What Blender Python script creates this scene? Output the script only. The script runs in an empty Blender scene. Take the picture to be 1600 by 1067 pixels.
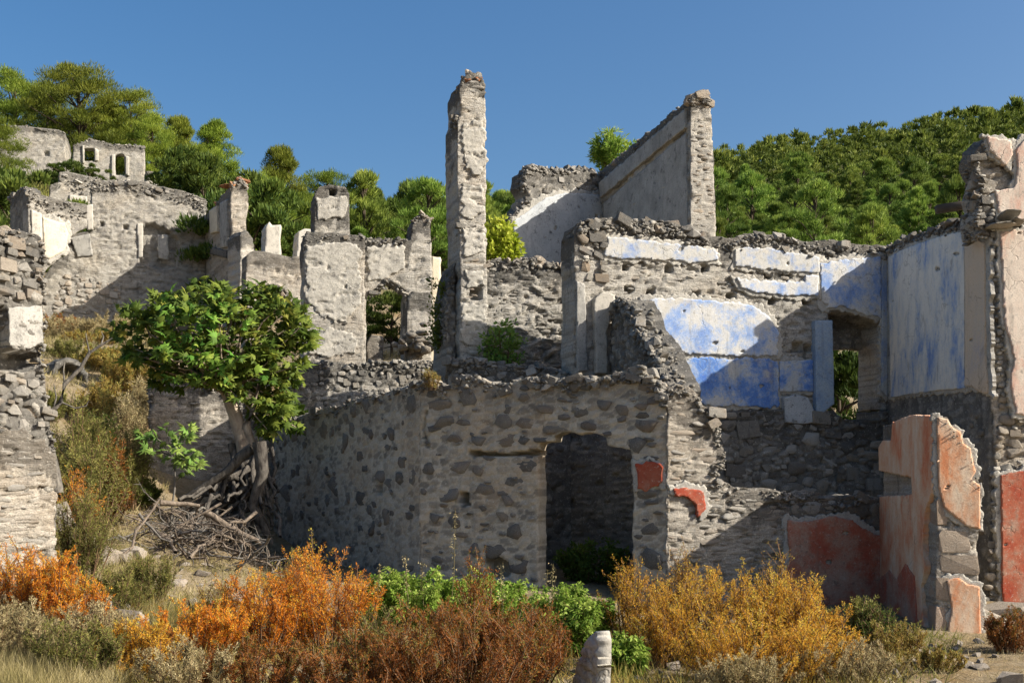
import bpy, bmesh, math, random
import numpy as np
from mathutils import Vector, Matrix
from mathutils.geometry import tessellate_polygon
R = math.radians
sc = bpy.context.scene
COL = sc.collection
rng = random.Random(7)
nr = np.random.RandomState(11)

# ------------------------------------------------------------------ camera, sky, sun, exposure
F, HX, HY, ZC = 1800.0, 800.0, 760.0, 1.7          # focal length / principal column / horizon row in photo pixels, eye height
cam = bpy.data.cameras.new('camera'); cam_o = bpy.data.objects.new('camera', cam); COL.objects.link(cam_o)
cam_o.location = (0, 0, ZC); cam_o.rotation_euler = (R(90), 0, 0)
cam.sensor_width = 36; cam.lens = 36 * F / 1600; cam.shift_y = (HY - 533.5) / 1600
cam.clip_start = .1; cam.clip_end = 3000
sc.camera = cam_o
SUN_A, SUN_EL = 14.5, 33.0                          # degrees from the picture plane towards the viewer / above the ground
w = bpy.data.worlds.new('World'); sc.world = w; w.use_nodes = True
nt = w.node_tree; bg = nt.nodes['Background']
sky = nt.nodes.new('ShaderNodeTexSky'); sky.sky_type = 'NISHITA'; sky.sun_disc = False
sky.sun_elevation = R(SUN_EL); sky.sun_rotation = R(90 + SUN_A)
sky.altitude = 300; sky.air_density = 1.0; sky.dust_density = 4.0; sky.ozone_density = 1.8
hs_ = nt.nodes.new('ShaderNodeHueSaturation'); hs_.inputs['Saturation'].default_value = 1.35   # a polarised, deep blue sky
nt.links.new(sky.outputs[0], hs_.inputs['Color']); nt.links.new(hs_.outputs[0], bg.inputs[0]); bg.inputs[1].default_value = .08
sun = bpy.data.lights.new('sun', 'SUN'); sun.energy = 4.5; sun.angle = R(.5); sun.color = (1, .93, .82)
sun_o = bpy.data.objects.new('sun', sun); COL.objects.link(sun_o)
s3 = Vector((math.cos(R(SUN_A)) * math.cos(R(SUN_EL)), -math.sin(R(SUN_A)) * math.cos(R(SUN_EL)), math.sin(R(SUN_EL))))
sun_o.rotation_euler = s3.to_track_quat('Z', 'Y').to_euler(); sun_o.location = (30, -10, 30)
vs = sc.view_settings; vs.view_transform = 'Standard'; vs.look = 'None'; vs.gamma = 1; vs.exposure = 1.0
vs.use_curve_mapping = False
sc.cycles.max_bounces = 8; sc.cycles.diffuse_bounces = 5; sc.cycles.transparent_max_bounces = 8

# ------------------------------------------------------------------ noise in numpy
def hsh(ix, iy, seed):
    n = (ix.astype(np.int64) * 374761393 + iy.astype(np.int64) * 668265263 + int(seed) * 2147483647) & 0xffffffff
    n = ((n ^ (n >> 13)) * 1274126177) & 0xffffffff
    n = ((n ^ (n >> 16)) * 2246822519) & 0xffffffff
    return ((n ^ (n >> 15)) & 0xffffff) / float(0x1000000)
def vnoise(x, y, seed=0):
    x = np.asarray(x, float); y = np.asarray(y, float)
    ix = np.floor(x); iy = np.floor(y); fx = x - ix; fy = y - iy
    fx = fx * fx * (3 - 2 * fx); fy = fy * fy * (3 - 2 * fy)
    a = hsh(ix, iy, seed); b = hsh(ix + 1, iy, seed); c = hsh(ix, iy + 1, seed); d = hsh(ix + 1, iy + 1, seed)
    return (a * (1 - fx) + b * fx) * (1 - fy) + (c * (1 - fx) + d * fx) * fy
def fbm(x, y, oc=4, seed=0):
    s = 0; a = .5; t = 0
    for k in range(oc):
        s = s + a * vnoise(x * 2 ** k, y * 2 ** k, seed + 17 * k); t += a; a *= .55
    return s / t
def cells(x, y, seed=0, jit=.85):
    ix = np.floor(x); iy = np.floor(y)
    f1 = np.full(x.shape, 9.); f2 = np.full(x.shape, 9.); rid = np.zeros(x.shape)
    for i in (-1, 0, 1):
        for j in (-1, 0, 1):
            cx = ix + i; cy = iy + j
            px = cx + .5 + (hsh(cx, cy, seed + 1) - .5) * jit; py = cy + .5 + (hsh(cx, cy, seed + 2) - .5) * jit
            d = np.hypot(px - x, py - y)
            nw = d < f1
            f2 = np.where(nw, f1, np.minimum(f2, d)); rid = np.where(nw, hsh(cx, cy, seed + 3), rid); f1 = np.where(nw, d, f1)
    return f1, f2, rid
def sstep(a, b, x):
    t = np.clip((x - a) / (b - a), 0, 1); return t * t * (3 - 2 * t)

# ------------------------------------------------------------------ materials
MATS = {}
def ramp(nt, stops):
    n = nt.nodes.new('ShaderNodeValToRGB'); e = n.color_ramp.elements
    while len(e) < len(stops): e.new(.5)
    for k, (p, c) in enumerate(stops):
        e[k].position = p; e[k].color = (*c, 1) if len(c) == 3 else c
    return n
def noise(nt, vec, scale, detail=5, rough=.6, dist=0):
    n = nt.nodes.new('ShaderNodeTexNoise'); n.inputs['Scale'].default_value = scale; n.inputs['Detail'].default_value = detail
    n.inputs['Roughness'].default_value = rough; n.inputs['Distortion'].default_value = dist
    if vec is not None: nt.links.new(vec, n.inputs['Vector'])
    return n.outputs['Fac']
def math_(nt, op, a, b=None, c=None, clamp=False):
    n = nt.nodes.new('ShaderNodeMath'); n.operation = op; n.use_clamp = clamp
    for k, v in enumerate((a, b, c)):
        if v is None: continue
        if isinstance(v, (int, float)): n.inputs[k].default_value = v
        else: nt.links.new(v, n.inputs[k])
    return n.outputs[0]
def mapr(nt, v, a, b, c=0., d=1.):
    n = nt.nodes.new('ShaderNodeMapRange'); n.interpolation_type = 'SMOOTHSTEP'
    nt.links.new(v, n.inputs[0])
    for k, x in zip((1, 2, 3, 4), (a, b, c, d)): n.inputs[k].default_value = x
    return n.outputs[0]
def mix(nt, f, a, b):
    n = nt.nodes.new('ShaderNodeMix'); n.data_type = 'RGBA'
    if isinstance(f, (int, float)): n.inputs['Factor'].default_value = f
    else: nt.links.new(f, n.inputs['Factor'])
    for k, v in ((6, a), (7, b)):
        if isinstance(v, tuple): n.inputs[k].default_value = (*v, 1)
        else: nt.links.new(v, n.inputs[k])
    return n.outputs[2]
def base(name, rough=.95):
    m = bpy.data.materials.new(name); m.use_nodes = True; nt = m.node_tree; b = nt.nodes['Principled BSDF']
    b.inputs['Roughness'].default_value = rough; b.inputs['Specular IOR Level'].default_value = .15
    MATS[name] = m
    return m, nt, b
def coords(nt, scale=(1, 1, 1)):
    tc = nt.nodes.new('ShaderNodeTexCoord'); mp = nt.nodes.new('ShaderNodeMapping'); mp.inputs['Scale'].default_value = scale
    oi = nt.nodes.new('ShaderNodeObjectInfo')
    va = nt.nodes.new('ShaderNodeVectorMath'); va.operation = 'MULTIPLY_ADD'
    nt.links.new(oi.outputs['Random'], va.inputs[1]); va.inputs[0].default_value = (1, 1, 1)
    va.inputs[0].default_value = (37., 19., 53.)
    nt.links.new(tc.outputs['Object'], va.inputs[2])
    nt.links.new(va.outputs[0], mp.inputs[0]); return mp.outputs[0], oi.outputs['Random']
def attr(nt, name):
    n = nt.nodes.new('ShaderNodeAttribute'); n.attribute_name = name; return n.outputs['Fac']
def bump(nt, b, hs, strength=.7, dist=.03):
    n = nt.nodes.new('ShaderNodeBump'); n.inputs['Strength'].default_value = strength; n.inputs['Distance'].default_value = dist
    nt.links.new(hs, n.inputs['Height']); nt.links.new(n.outputs[0], b.inputs['Normal'])
LICHEN = (.035, .034, .032)
def masonry(name, stops, mortar, stain_amt=.7, tint=(.36, .27, .17), tint_amt=.35, bumpd=.03, single=False, course=False, spots=.5, grit=1.0):
    m, nt, b = base(name)
    v, rnd = coords(nt)
    n1 = noise(nt, v, .7, 6, .65, .3); n2 = noise(nt, v, 5, 7, .7); n3 = noise(nt, v, 38, 5, .75); n4 = noise(nt, v, 2.1, 8, .7, .8)
    rid = rnd if single else attr(nt, 'rnd')
    f = math_(nt, 'ADD', math_(nt, 'MULTIPLY', rid, .55), math_(nt, 'MULTIPLY', n2, .45))
    c = ramp(nt, stops); nt.links.new(f, c.inputs[0]); col = c.outputs[0]
    if not single:
        col = mix(nt, math_(nt, 'MULTIPLY', attr(nt, 'joint'), .85), col, mix(nt, n3, tuple(x * .8 for x in mortar), tuple(min(1, x * 1.15) for x in mortar)))
    col = mix(nt, math_(nt, 'MULTIPLY', mapr(nt, n1, .48, .68), tint_amt), col, tint)
    # lichen and soot: weathering with a shape of its own, heavier along broken wall heads
    st = attr(nt, 'stain')
    msk = mapr(nt, math_(nt, 'ADD', math_(nt, 'MULTIPLY', n4, 1.0), math_(nt, 'MULTIPLY', st, .46)), .54, .68)
    col = mix(nt, math_(nt, 'MULTIPLY', msk, stain_amt), col, LICHEN)
    sp = mapr(nt, noise(nt, v, 16, 4, .7), .6, .72)
    col = mix(nt, math_(nt, 'MULTIPLY', sp, spots), col, (.07, .068, .062))
    lt = mapr(nt, noise(nt, v, 11, 5, .7), .6, .7)
    col = mix(nt, math_(nt, 'MULTIPLY', lt, .3), col, (.55, .52, .46))
    gr = mapr(nt, n3, .30, .56, 1, 0)
    col = mix(nt, math_(nt, 'MULTIPLY', gr, .5 * grit), col, (.085, .08, .07))
    wh = mapr(nt, noise(nt, v, 27, 3, .6), .60, .68)
    col = mix(nt, math_(nt, 'MULTIPLY', wh, .45), col, (.66, .63, .56))
    vs_, _ = coords(nt, (5, 5, .55))
    drip = mapr(nt, noise(nt, vs_, 1.0, 6, .7), .56, .70)
    col = mix(nt, math_(nt, 'MULTIPLY', drip, .58 * grit), col, (.075, .073, .067))
    n5 = noise(nt, v, 95, 3, .8)
    col = mix(nt, math_(nt, 'MULTIPLY', mapr(nt, n5, .34, .52, 1, 0), .45 * grit), col, (.11, .10, .09))
    nt.links.new(col, b.inputs['Base Color'])
    h = math_(nt, 'ADD', math_(nt, 'ADD', math_(nt, 'MULTIPLY', n3, .9), n2), math_(nt, 'MULTIPLY', n5, .35))
    if course:
        vc, _ = coords(nt, (3.2, 3.2, 17))
        wv = noise(nt, vc, 1.0, 4, .65, 1.2)
        h = math_(nt, 'ADD', h, math_(nt, 'MULTIPLY', wv, 1.2))
    bump(nt, b, h, .85, bumpd)
    return m
GREY = [(.15, (.24, .228, .205)), (.45, (.40, .378, .335)), (.62, (.50, .472, .415)), (.85, (.58, .545, .475))]
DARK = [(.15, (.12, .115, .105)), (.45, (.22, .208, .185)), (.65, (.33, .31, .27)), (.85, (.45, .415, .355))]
WARM = [(.15, (.22, .20, .17)), (.45, (.38, .34, .285)), (.62, (.48, .43, .36)), (.85, (.56, .51, .43))]
masonry('course_stone', GREY, (.52, .485, .42), .75, course=True, bumpd=.035)
masonry('pale_course', WARM, (.5, .46, .39), .6, course=True, bumpd=.035)
masonry('rubble_mortar', [(.15, (.18, .168, .145)), (.38, (.29, .265, .22)), (.58, (.43, .385, .31)), (.85, (.55, .495, .40))], (.56, .505, .405), .2, (.50, .36, .22), .4, .02, spots=.25, grit=.45)
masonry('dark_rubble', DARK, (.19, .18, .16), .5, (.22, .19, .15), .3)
masonry('far_stone', GREY, (.47, .435, .37), .6, (.46, .38, .27), .35, .05, course=True)
masonry('dark_stone', [(.05, (.10, .096, .088)), (.4, (.165, .156, .14)), (.62, (.235, .214, .183)), (.8, (.28, .22, .155)), (.95, (.34, .19, .12))], (0, 0, 0), .2, single=True, tint=(.2, .13, .08), tint_amt=.35, bumpd=.015)
masonry('grey_stone', [(.1, (.26, .248, .22)), (.4, (.38, .358, .32)), (.7, (.49, .46, .405)), (.92, (.56, .50, .41))], (0, 0, 0), .35, single=True, bumpd=.02)
masonry('cap_stone', [(.1, (.11, .105, .096)), (.4, (.20, .19, .17)), (.7, (.33, .31, .27)), (.92, (.44, .37, .28))], (0, 0, 0), .5, single=True, bumpd=.025)
masonry('warm_rock', [(.1, (.25, .21, .165)), (.4, (.38, .33, .27)), (.7, (.48, .42, .34)), (.92, (.42, .28, .2))], (0, 0, 0), .25, single=True, bumpd=.025)
masonry('tan_block', [(.1, (.34, .28, .22)), (.5, (.44, .36, .28)), (.9, (.46, .31, .23))], (0, 0, 0), .25, single=True, bumpd=.02)
masonry('red_tile', [(.1, (.28, .12, .06)), (.5, (.42, .18, .08)), (.9, (.5, .3, .16))], (0, 0, 0), .2, single=True)
def plaster(name, stops, scale=2.2, stretch=(1, 1, 1), stain=.35, dist=.25, second=None, bumpd=.008, crack=.28, stainc=(.09, .088, .08), grime=1.0):
    m, nt, b = base(name, .9)
    v, rnd = coords(nt, stretch); v2, _ = coords(nt)
    n1 = noise(nt, v, scale, 8, .68, dist); n2 = noise(nt, v2, 14, 6, .7); n3 = noise(nt, v2, 60, 4, .7)
    f = math_(nt, 'ADD', math_(nt, 'MULTIPLY', n1, .8), math_(nt, 'MULTIPLY', n2, .2))
    c = ramp(nt, stops); nt.links.new(f, c.inputs[0]); col = c.outputs[0]
    if second:
        col = mix(nt, mapr(nt, noise(nt, v, scale * .6, 5, .6), second[1], second[2]), col, second[0])
    msk = mapr(nt, noise(nt, v, scale * 1.7, 9, .75, .4), .54, .68)
    col = mix(nt, math_(nt, 'MULTIPLY', msk, stain), col, stainc)
    col = mix(nt, math_(nt, 'MULTIPLY', mapr(nt, n2, .55, .68), .5 * grime), col, stainc)
    col = mix(nt, math_(nt, 'MULTIPLY', mapr(nt, n3, .36, .52, 1, 0), .28 * grime), col, stainc)
    col = mix(nt, math_(nt, 'MULTIPLY', mapr(nt, noise(nt, v2, 26, 4, .7), .58, .68), .35), col, (.62, .58, .5))
    vr, _ = coords(nt, (7, 7, .6))
    col = mix(nt, math_(nt, 'MULTIPLY', mapr(nt, noise(nt, vr, 1.0, 6, .7), .55, .70), .34 * grime), col, tuple(x * 1.6 for x in stainc))
    vo = nt.nodes.new('ShaderNodeTexVoronoi'); vo.feature = 'DISTANCE_TO_EDGE'; vo.inputs['Scale'].default_value = 1.6
    nd = nt.nodes.new('ShaderNodeVectorMath'); nd.operation = 'MULTIPLY_ADD'
    nn = nt.nodes.new('ShaderNodeTexNoise'); nn.inputs['Scale'].default_value = 5; nt.links.new(v2, nn.inputs['Vector'])
    nt.links.new(nn.outputs['Color'], nd.inputs[0]); nd.inputs[1].default_value = (.35, .35, .35); nt.links.new(v2, nd.inputs[2])
    nt.links.new(nd.outputs[0], vo.inputs['Vector'])
    ck = math_(nt, 'MULTIPLY', mapr(nt, vo.outputs[0], .004, .012, 1, 0), mapr(nt, noise(nt, v2, 1.3, 2), .5, .6))
    col = mix(nt, math_(nt, 'MULTIPLY', ck, crack), col, (.05, .048, .045))
    nt.links.new(col, b.inputs['Base Color'])
    bump(nt, b, math_(nt, 'ADD', math_(nt, 'ADD', n2, math_(nt, 'MULTIPLY', n3, .4)), math_(nt, 'MULTIPLY', ck, -1.5)), .6, bumpd)
    return m
WHT = (.62, .585, .50)
plaster('blue_plaster', [(.30, (.12, .22, .54)), (.41, (.22, .33, .58)), (.48, (.37, .44, .58)), (.54, (.55, .55, .54)), (.68, (.60, .57, .50))], 2.6, stain=.22, second=((.50, .475, .42), .55, .68))
plaster('deep_blue_plaster', [(.36, (.06, .15, .48)), (.46, (.12, .24, .54)), (.52, (.28, .37, .56)), (.58, (.47, .49, .5)), (.72, (.55, .52, .46))], 2.4, stain=.3, second=((.50, .475, .42), .55, .68))
plaster('grey_blue_plaster', [(.3, (.10, .19, .42)), (.43, (.2, .28, .45)), (.53, (.36, .39, .42)), (.62, (.42, .42, .39)), (.75, (.5, .48, .42))], 2.2, stain=.25)
plaster('pale_blue_plaster', [(.32, (.15, .23, .46)), (.42, (.32, .38, .5)), (.5, (.48, .475, .45)), (.72, (.56, .53, .46))], 3.2, stain=.35, second=((.50, .475, .42), .55, .68))
plaster('pilaster_blue', [(.3, (.16, .25, .42)), (.45, (.27, .36, .48)), (.6, (.40, .46, .5)), (.8, (.5, .5, .46))], 2.0, stain=.2)
plaster('streaked_plaster', [(.3, (.14, .22, .46)), (.40, (.24, .33, .52)), (.46, (.48, .51, .54)), (.54, (.68, .65, .58)), (.8, (.76, .72, .63))], 2.6, (1, 1, .36), stain=.5, stainc=(.13, .13, .125), grime=.4)
plaster('ochre_plaster', [(.3, (.38, .36, .4)), (.45, (.56, .46, .35)), (.6, (.62, .48, .34)), (.8, (.6, .54, .45))], 1.8, (1, 1, .45), stain=.3, grime=.5)
plaster('white_plaster', [(.3, (.34, .32, .28)), (.5, (.47, .44, .38)), (.7, (.58, .545, .47))], 2.4, stain=.55)
plaster('white_red_plaster', [(.3, (.46, .2, .13)), (.40, (.56, .36, .28)), (.5, (.62, .52, .43)), (.7, (.68, .62, .53))], 2.0, (1.4, 1, .5), stain=.35)
plaster('lime_render', [(.3, (.24, .228, .2)), (.48, (.40, .38, .335)), (.7, (.54, .51, .44))], 3.4, stain=.9, stainc=(.075, .072, .066), bumpd=.03)
plaster('grey_plaster', [(.3, (.2, .195, .18)), (.5, (.34, .33, .3)), (.7, (.46, .44, .4))], 2.2, stain=.8, stainc=(.055, .053, .05))
plaster('mottled_plaster', [(.3, (.3, .32, .33)), (.5, (.44, .46, .47)), (.7, (.55, .56, .55))], 2.6, stain=.95, stainc=(.05, .05, .048))
plaster('cream_plaster', [(.3, (.5, .44, .33)), (.5, (.62, .55, .42)), (.7, (.7, .64, .5))], 2.0, stain=.25)
plaster('red_plaster', [(.3, (.26, .035, .02)), (.43, (.33, .065, .035)), (.53, (.37, .12, .07)), (.62, (.36, .22, .16)), (.75, (.42, .34, .27))], 2.6, stain=.5, stainc=(.11, .06, .045))
plaster('faded_red_plaster', [(.3, (.50, .12, .055)), (.42, (.58, .24, .13)), (.50, (.60, .38, .25)), (.60, (.64, .52, .39)), (.8, (.66, .60, .49))], 2.0, (1.3, 1.3, .6), stain=.3, stainc=(.26, .09, .05), grime=.5)
plaster('dull_red_plaster', [(.3, (.42, .07, .04)), (.45, (.42, .14, .085)), (.54, (.42, .24, .17)), (.68, (.45, .36, .28))], 2.2, stain=.4, stainc=(.12, .06, .045))
plaster('orange_plaster', [(.3, (.52, .15, .06)), (.41, (.60, .26, .13)), (.48, (.62, .38, .24)), (.58, (.66, .52, .38)), (.8, (.68, .58, .46))], 2.6, (1.6, 1.6, .6), stain=.25, stainc=(.32, .12, .06))
def leafmat(name, stops, trans=.35, byobj=False, hue=.06):
    m, nt, b = base(name, .6)
    at = attr(nt, 'rnd'); oi = nt.nodes.new('ShaderNodeObjectInfo')
    c = ramp(nt, stops); nt.links.new(at, c.inputs[0]); col = c.outputs[0]
    if byobj:
        hs = nt.nodes.new('ShaderNodeHueSaturation'); nt.links.new(col, hs.inputs['Color'])
        nt.links.new(mapr(nt, oi.outputs['Random'], 0, 1, .5 - hue * .25, .5 + hue * .2), hs.inputs['Hue'])
        ml = math_(nt, 'FRACT', math_(nt, 'MULTIPLY', oi.outputs['Random'], 7.31))
        nt.links.new(mapr(nt, ml, 0, 1, .68, 1.3), hs.inputs['Value']); col = hs.outputs[0]
    nt.links.new(col, b.inputs['Base Color'])
    tr = nt.nodes.new('ShaderNodeBsdfTranslucent'); nt.links.new(col, tr.inputs[0])
    mx = nt.nodes.new('ShaderNodeMixShader'); mx.inputs[0].default_value = trans
    nt.links.new(b.outputs[0], mx.inputs[1]); nt.links.new(tr.outputs[0], mx.inputs[2])
    nt.links.new(mx.outputs[0], nt.nodes['Material Output'].inputs[0])
    return m
leafmat('pine_needles', [(0, (.07, .11, .014)), (.5, (.17, .22, .025)), (1, (.29, .32, .05))], .3, True)
leafmat('far_needles', [(0, (.06, .105, .018)), (.5, (.18, .255, .042)), (1, (.34, .40, .08))], .3, True)
leafmat('bush_green', [(0, (.03, .06, .012)), (.5, (.08, .12, .02)), (1, (.15, .19, .035))], .3, True)
leafmat('fig_leaf', [(0, (.05, .12, .018)), (.5, (.12, .215, .03)), (.85, (.21, .31, .045)), (1, (.34, .38, .07))], .3, True, .12)
leafmat('sapling_leaf', [(0, (.09, .16, .03)), (.6, (.16, .25, .05)), (1, (.26, .33, .08))], .35, True, .08)
leafmat('orange_leaf', [(0, (.28, .07, .010)), (.3, (.62, .20, .02)), (.62, (.80, .34, .035)), (.85, (.72, .46, .05)), (1, (.46, .42, .06))], .4)
leafmat('amber_leaf', [(0, (.26, .11, .02)), (.35, (.60, .30, .035)), (.7, (.74, .46, .06)), (1, (.55, .48, .07))], .4)
leafmat('rust_leaf', [(0, (.09, .035, .014)), (.35, (.24, .08, .02)), (.65, (.36, .14, .028)), (.82, (.17, .15, .035)), (1, (.13, .16, .035))], .35)  # rust brown kept dark: the front shrubs' shade is put into this colour
leafmat('olive_leaf', [(0, (.09, .10, .03)), (.5, (.19, .19, .05)), (1, (.32, .29, .08))], .35)
leafmat('ochre_leaf', [(0, (.20, .13, .035)), (.4, (.38, .26, .06)), (.7, (.34, .30, .08)), (1, (.22, .25, .06))], .35)
leafmat('bright_leaf', [(0, (.10, .19, .025)), (.5, (.23, .34, .05)), (1, (.44, .52, .12))], .4)
leafmat('lime_leaf', [(0, (.22, .30, .02)), (.5, (.42, .48, .05)), (1, (.55, .58, .1))], .4)
leafmat('straw', [(0, (.20, .17, .08)), (.5, (.38, .31, .15)), (1, (.52, .44, .25))], .3)
leafmat('grass_mix', [(0, (.14, .13, .045)), (.4, (.28, .235, .095)), (.8, (.42, .35, .18)), (1, (.58, .5, .3))], .3)
def bark(name, a, b_, sc_=8):
    m, nt, b = base(name)
    v, r = coords(nt, (1, 1, .4)); n = noise(nt, v, sc_, 7, .7, .5)
    c = ramp(nt, [(.35, a), (.65, b_)]); nt.links.new(n, c.inputs[0]); nt.links.new(c.outputs[0], b.inputs['Base Color'])
    bump(nt, b, n, .9, .03)
bark('fig_bark', (.20, .15, .11), (.46, .38, .29))
bark('root_bark', (.035, .03, .026), (.15, .135, .115), 14)
bark('dead_wood', (.07, .055, .045), (.26, .21, .16), 16)
bark('grey_wood', (.065, .06, .055), (.23, .21, .18), 16)
bark('twig', (.10, .06, .035), (.22, .14, .08), 12)
bark('dark_bark', (.04, .03, .022), (.11, .085, .06), 6)
def groundmat():
    m, nt, b = base('dry_earth')
    tc = nt.nodes.new('ShaderNodeTexCoord'); v = tc.outputs['Object']
    n1 = noise(nt, v, .35, 8, .7, .4); n2 = noise(nt, v, 3, 8, .75); n3 = noise(nt, v, 22, 5, .75)
    c = ramp(nt, [(.3, (.12, .095, .055)), (.45, (.24, .19, .11)), (.58, (.36, .29, .19)), (.72, (.42, .36, .27))])
    nt.links.new(math_(nt, 'ADD', math_(nt, 'MULTIPLY', n2, .6), math_(nt, 'MULTIPLY', n3, .4)), c.inputs[0])
    col = mix(nt, math_(nt, 'MULTIPLY', mapr(nt, n1, .45, .65), .5), c.outputs[0], (.30, .18, .06))
    sp = nt.nodes.new('ShaderNodeSeparateXYZ'); nt.links.new(v, sp.inputs[0])
    col = mix(nt, mapr(nt, sp.outputs[1], 42, 60), col, mix(nt, n1, (.08, .09, .03), (.16, .14, .06)))
    nt.links.new(col, b.inputs['Base Color'])
    bump(nt, b, math_(nt, 'ADD', n2, math_(nt, 'MULTIPLY', n3, .4)), 1, .12)
groundmat()
def plain(name, c):
    m, nt, b = base(name); v, r = coords(nt)
    n = noise(nt, v, 6, 6, .7); nt.links.new(mix(nt, n, tuple(x * .6 for x in c), tuple(x * 1.3 for x in c)), b.inputs['Base Color']); bump(nt, b, n, .6, .03)
plain('old_wood', (.09, .075, .06)); plain('seed_head', (.55, .5, .4)); plain('bare_rock', (.34, .3, .25))

# ------------------------------------------------------------------ object helpers
def P(px, py, Y):
    return Vector(((px - HX) / F * Y, Y, ZC + (HY - py) / F * Y))
def thing(name, label, cat, loc=(0, 0, 0), group=None):
    o = bpy.data.objects.new(name, None); COL.objects.link(o); o.location = loc; o.empty_display_size = .3
    o['label'] = label; o['category'] = cat; o['kind'] = 'thing'
    if group: o['group'] = group
    return o
def tag(o, label, cat, group=None):
    o['label'] = label; o['category'] = cat; o['kind'] = 'thing'
    if group: o['group'] = group
    return o
def mesh_np(name, co, quads=None, tris=None, attrs=None, smooth=False):
    me = bpy.data.meshes.new(name)
    co = np.asarray(co, np.float32); me.vertices.add(len(co)); me.vertices.foreach_set('co', co.ravel())
    q = np.zeros((0, 4), int) if quads is None else np.asarray(quads, int).reshape(-1, 4)
    t = np.zeros((0, 3), int) if tris is None else np.asarray(tris, int).reshape(-1, 3)
    me.loops.add(len(q) * 4 + len(t) * 3); me.polygons.add(len(q) + len(t))
    me.loops.foreach_set('vertex_index', np.concatenate([q.ravel(), t.ravel()]).astype(np.int32))
    ls = np.concatenate([np.arange(len(q)) * 4, len(q) * 4 + np.arange(len(t)) * 3]).astype(np.int32)
    me.polygons.foreach_set('loop_start', ls)
    if smooth: me.polygons.foreach_set('use_smooth', np.ones(len(q) + len(t), bool))
    for k, a in (attrs or {}).items():
        at = me.attributes.new(k, 'FLOAT', 'POINT'); at.data.foreach_set('value', np.asarray(a, np.float32))
    me.update(calc_edges=True); me.validate()
    return me
def link(name, me, mat=None, parent=None, loc=None, rotz=0):
    o = bpy.data.objects.new(name, me); COL.objects.link(o)
    if mat and not me.materials: me.materials.append(MATS[mat])
    if parent: o.parent = parent
    if loc is not None: o.location = loc
    if rotz: o.rotation_euler[2] = rotz
    return o

# ------------------------------------------------------------------ walls
class Frame:
    """A vertical wall plane through two plan points; local x runs along it, local y into the wall, z up."""
    def __init__(s, A, B, world=False):
        if world: a, b = Vector((A[0], A[1], 0)), Vector((B[0], B[1], 0))
        else:
            a, b = P(A[0], 0, A[1]), P(B[0], 0, B[1]); a.z = b.z = 0
        s.A, s.B = a, b; s.D = (b - a).normalized(); s.N = Vector((-s.D.y, s.D.x, 0)); s.L = (b - a).length
        s.rot = math.atan2(s.D.y, s.D.x)
    def uz(s, px, py):
        dx = (px - HX) / F
        t = (s.A.x * s.D.y - s.A.y * s.D.x) / (dx * s.D.y - s.D.x)
        p = Vector((dx * t, t, 0))
        return ((p - s.A).dot(s.D), ZC + (HY - py) / F * t)
    def poly(s, pts): return [s.uz(*p) for p in pts]
    def at(s, u, z, y=0): 
        p = s.A + s.D * u + s.N * y; return Vector((p.x, p.y, z))
def roughen(poly, step, amp, seed):
    out = []; n = len(poly); acc = 0
    for i in range(n):
        a = np.array(poly[i]); b = np.array(poly[(i + 1) % n]); d = b - a; L = np.hypot(*d)
        if L < 1e-6: continue
        k = max(1, int(L / step)); nrm = np.array([-d[1], d[0]]) / L
        for j in range(k):
            t = j / k; p = a + d * t
            s = acc + L * t
            o = ((float(fbm(s / (step * 4), seed * 3.1, 3, seed)) - .5) * 2 + (float(vnoise(s / (step * 1.1), seed * 1.7, seed + 1)) - .5) * .8) * amp
            if j: p = p + nrm * o
            out.append(p)
        acc += L
    return np.array(out)
def inside(polys, X, Z):
    r = np.zeros(X.shape, bool)
    for pl in polys:
        n = len(pl); j = n - 1
        for i in range(n):
            xi, zi = pl[i]; xj, zj = pl[j]
            if zi != zj:
                c = ((zi > Z) != (zj > Z)) & (X < (xj - xi) * (Z - zi) / (zj - zi) + xi)
                r ^= c
            j = i
    return r
def nearest(polys, X, Z):
    best = np.full(X.shape, 1e9); bx = X.copy(); bz = Z.copy()
    for pl in polys:
        a = np.asarray(pl); b = np.roll(a, -1, 0)
        for (ax, az), (cx, cz) in zip(a, b):
            dx, dz = cx - ax, cz - az; l2 = dx * dx + dz * dz
            if l2 < 1e-12: continue
            t = np.clip(((X - ax) * dx + (Z - az) * dz) / l2, 0, 1)
            qx = ax + t * dx; qz = az + t * dz; d = np.hypot(qx - X, qz - Z)
            m = d < best; best = np.where(m, d, best); bx = np.where(m, qx, bx); bz = np.where(m, qz, bz)
    return best, bx, bz
WSEED = [100]; PITS = {'rubble': .25, 'far': 1.3}
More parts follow.
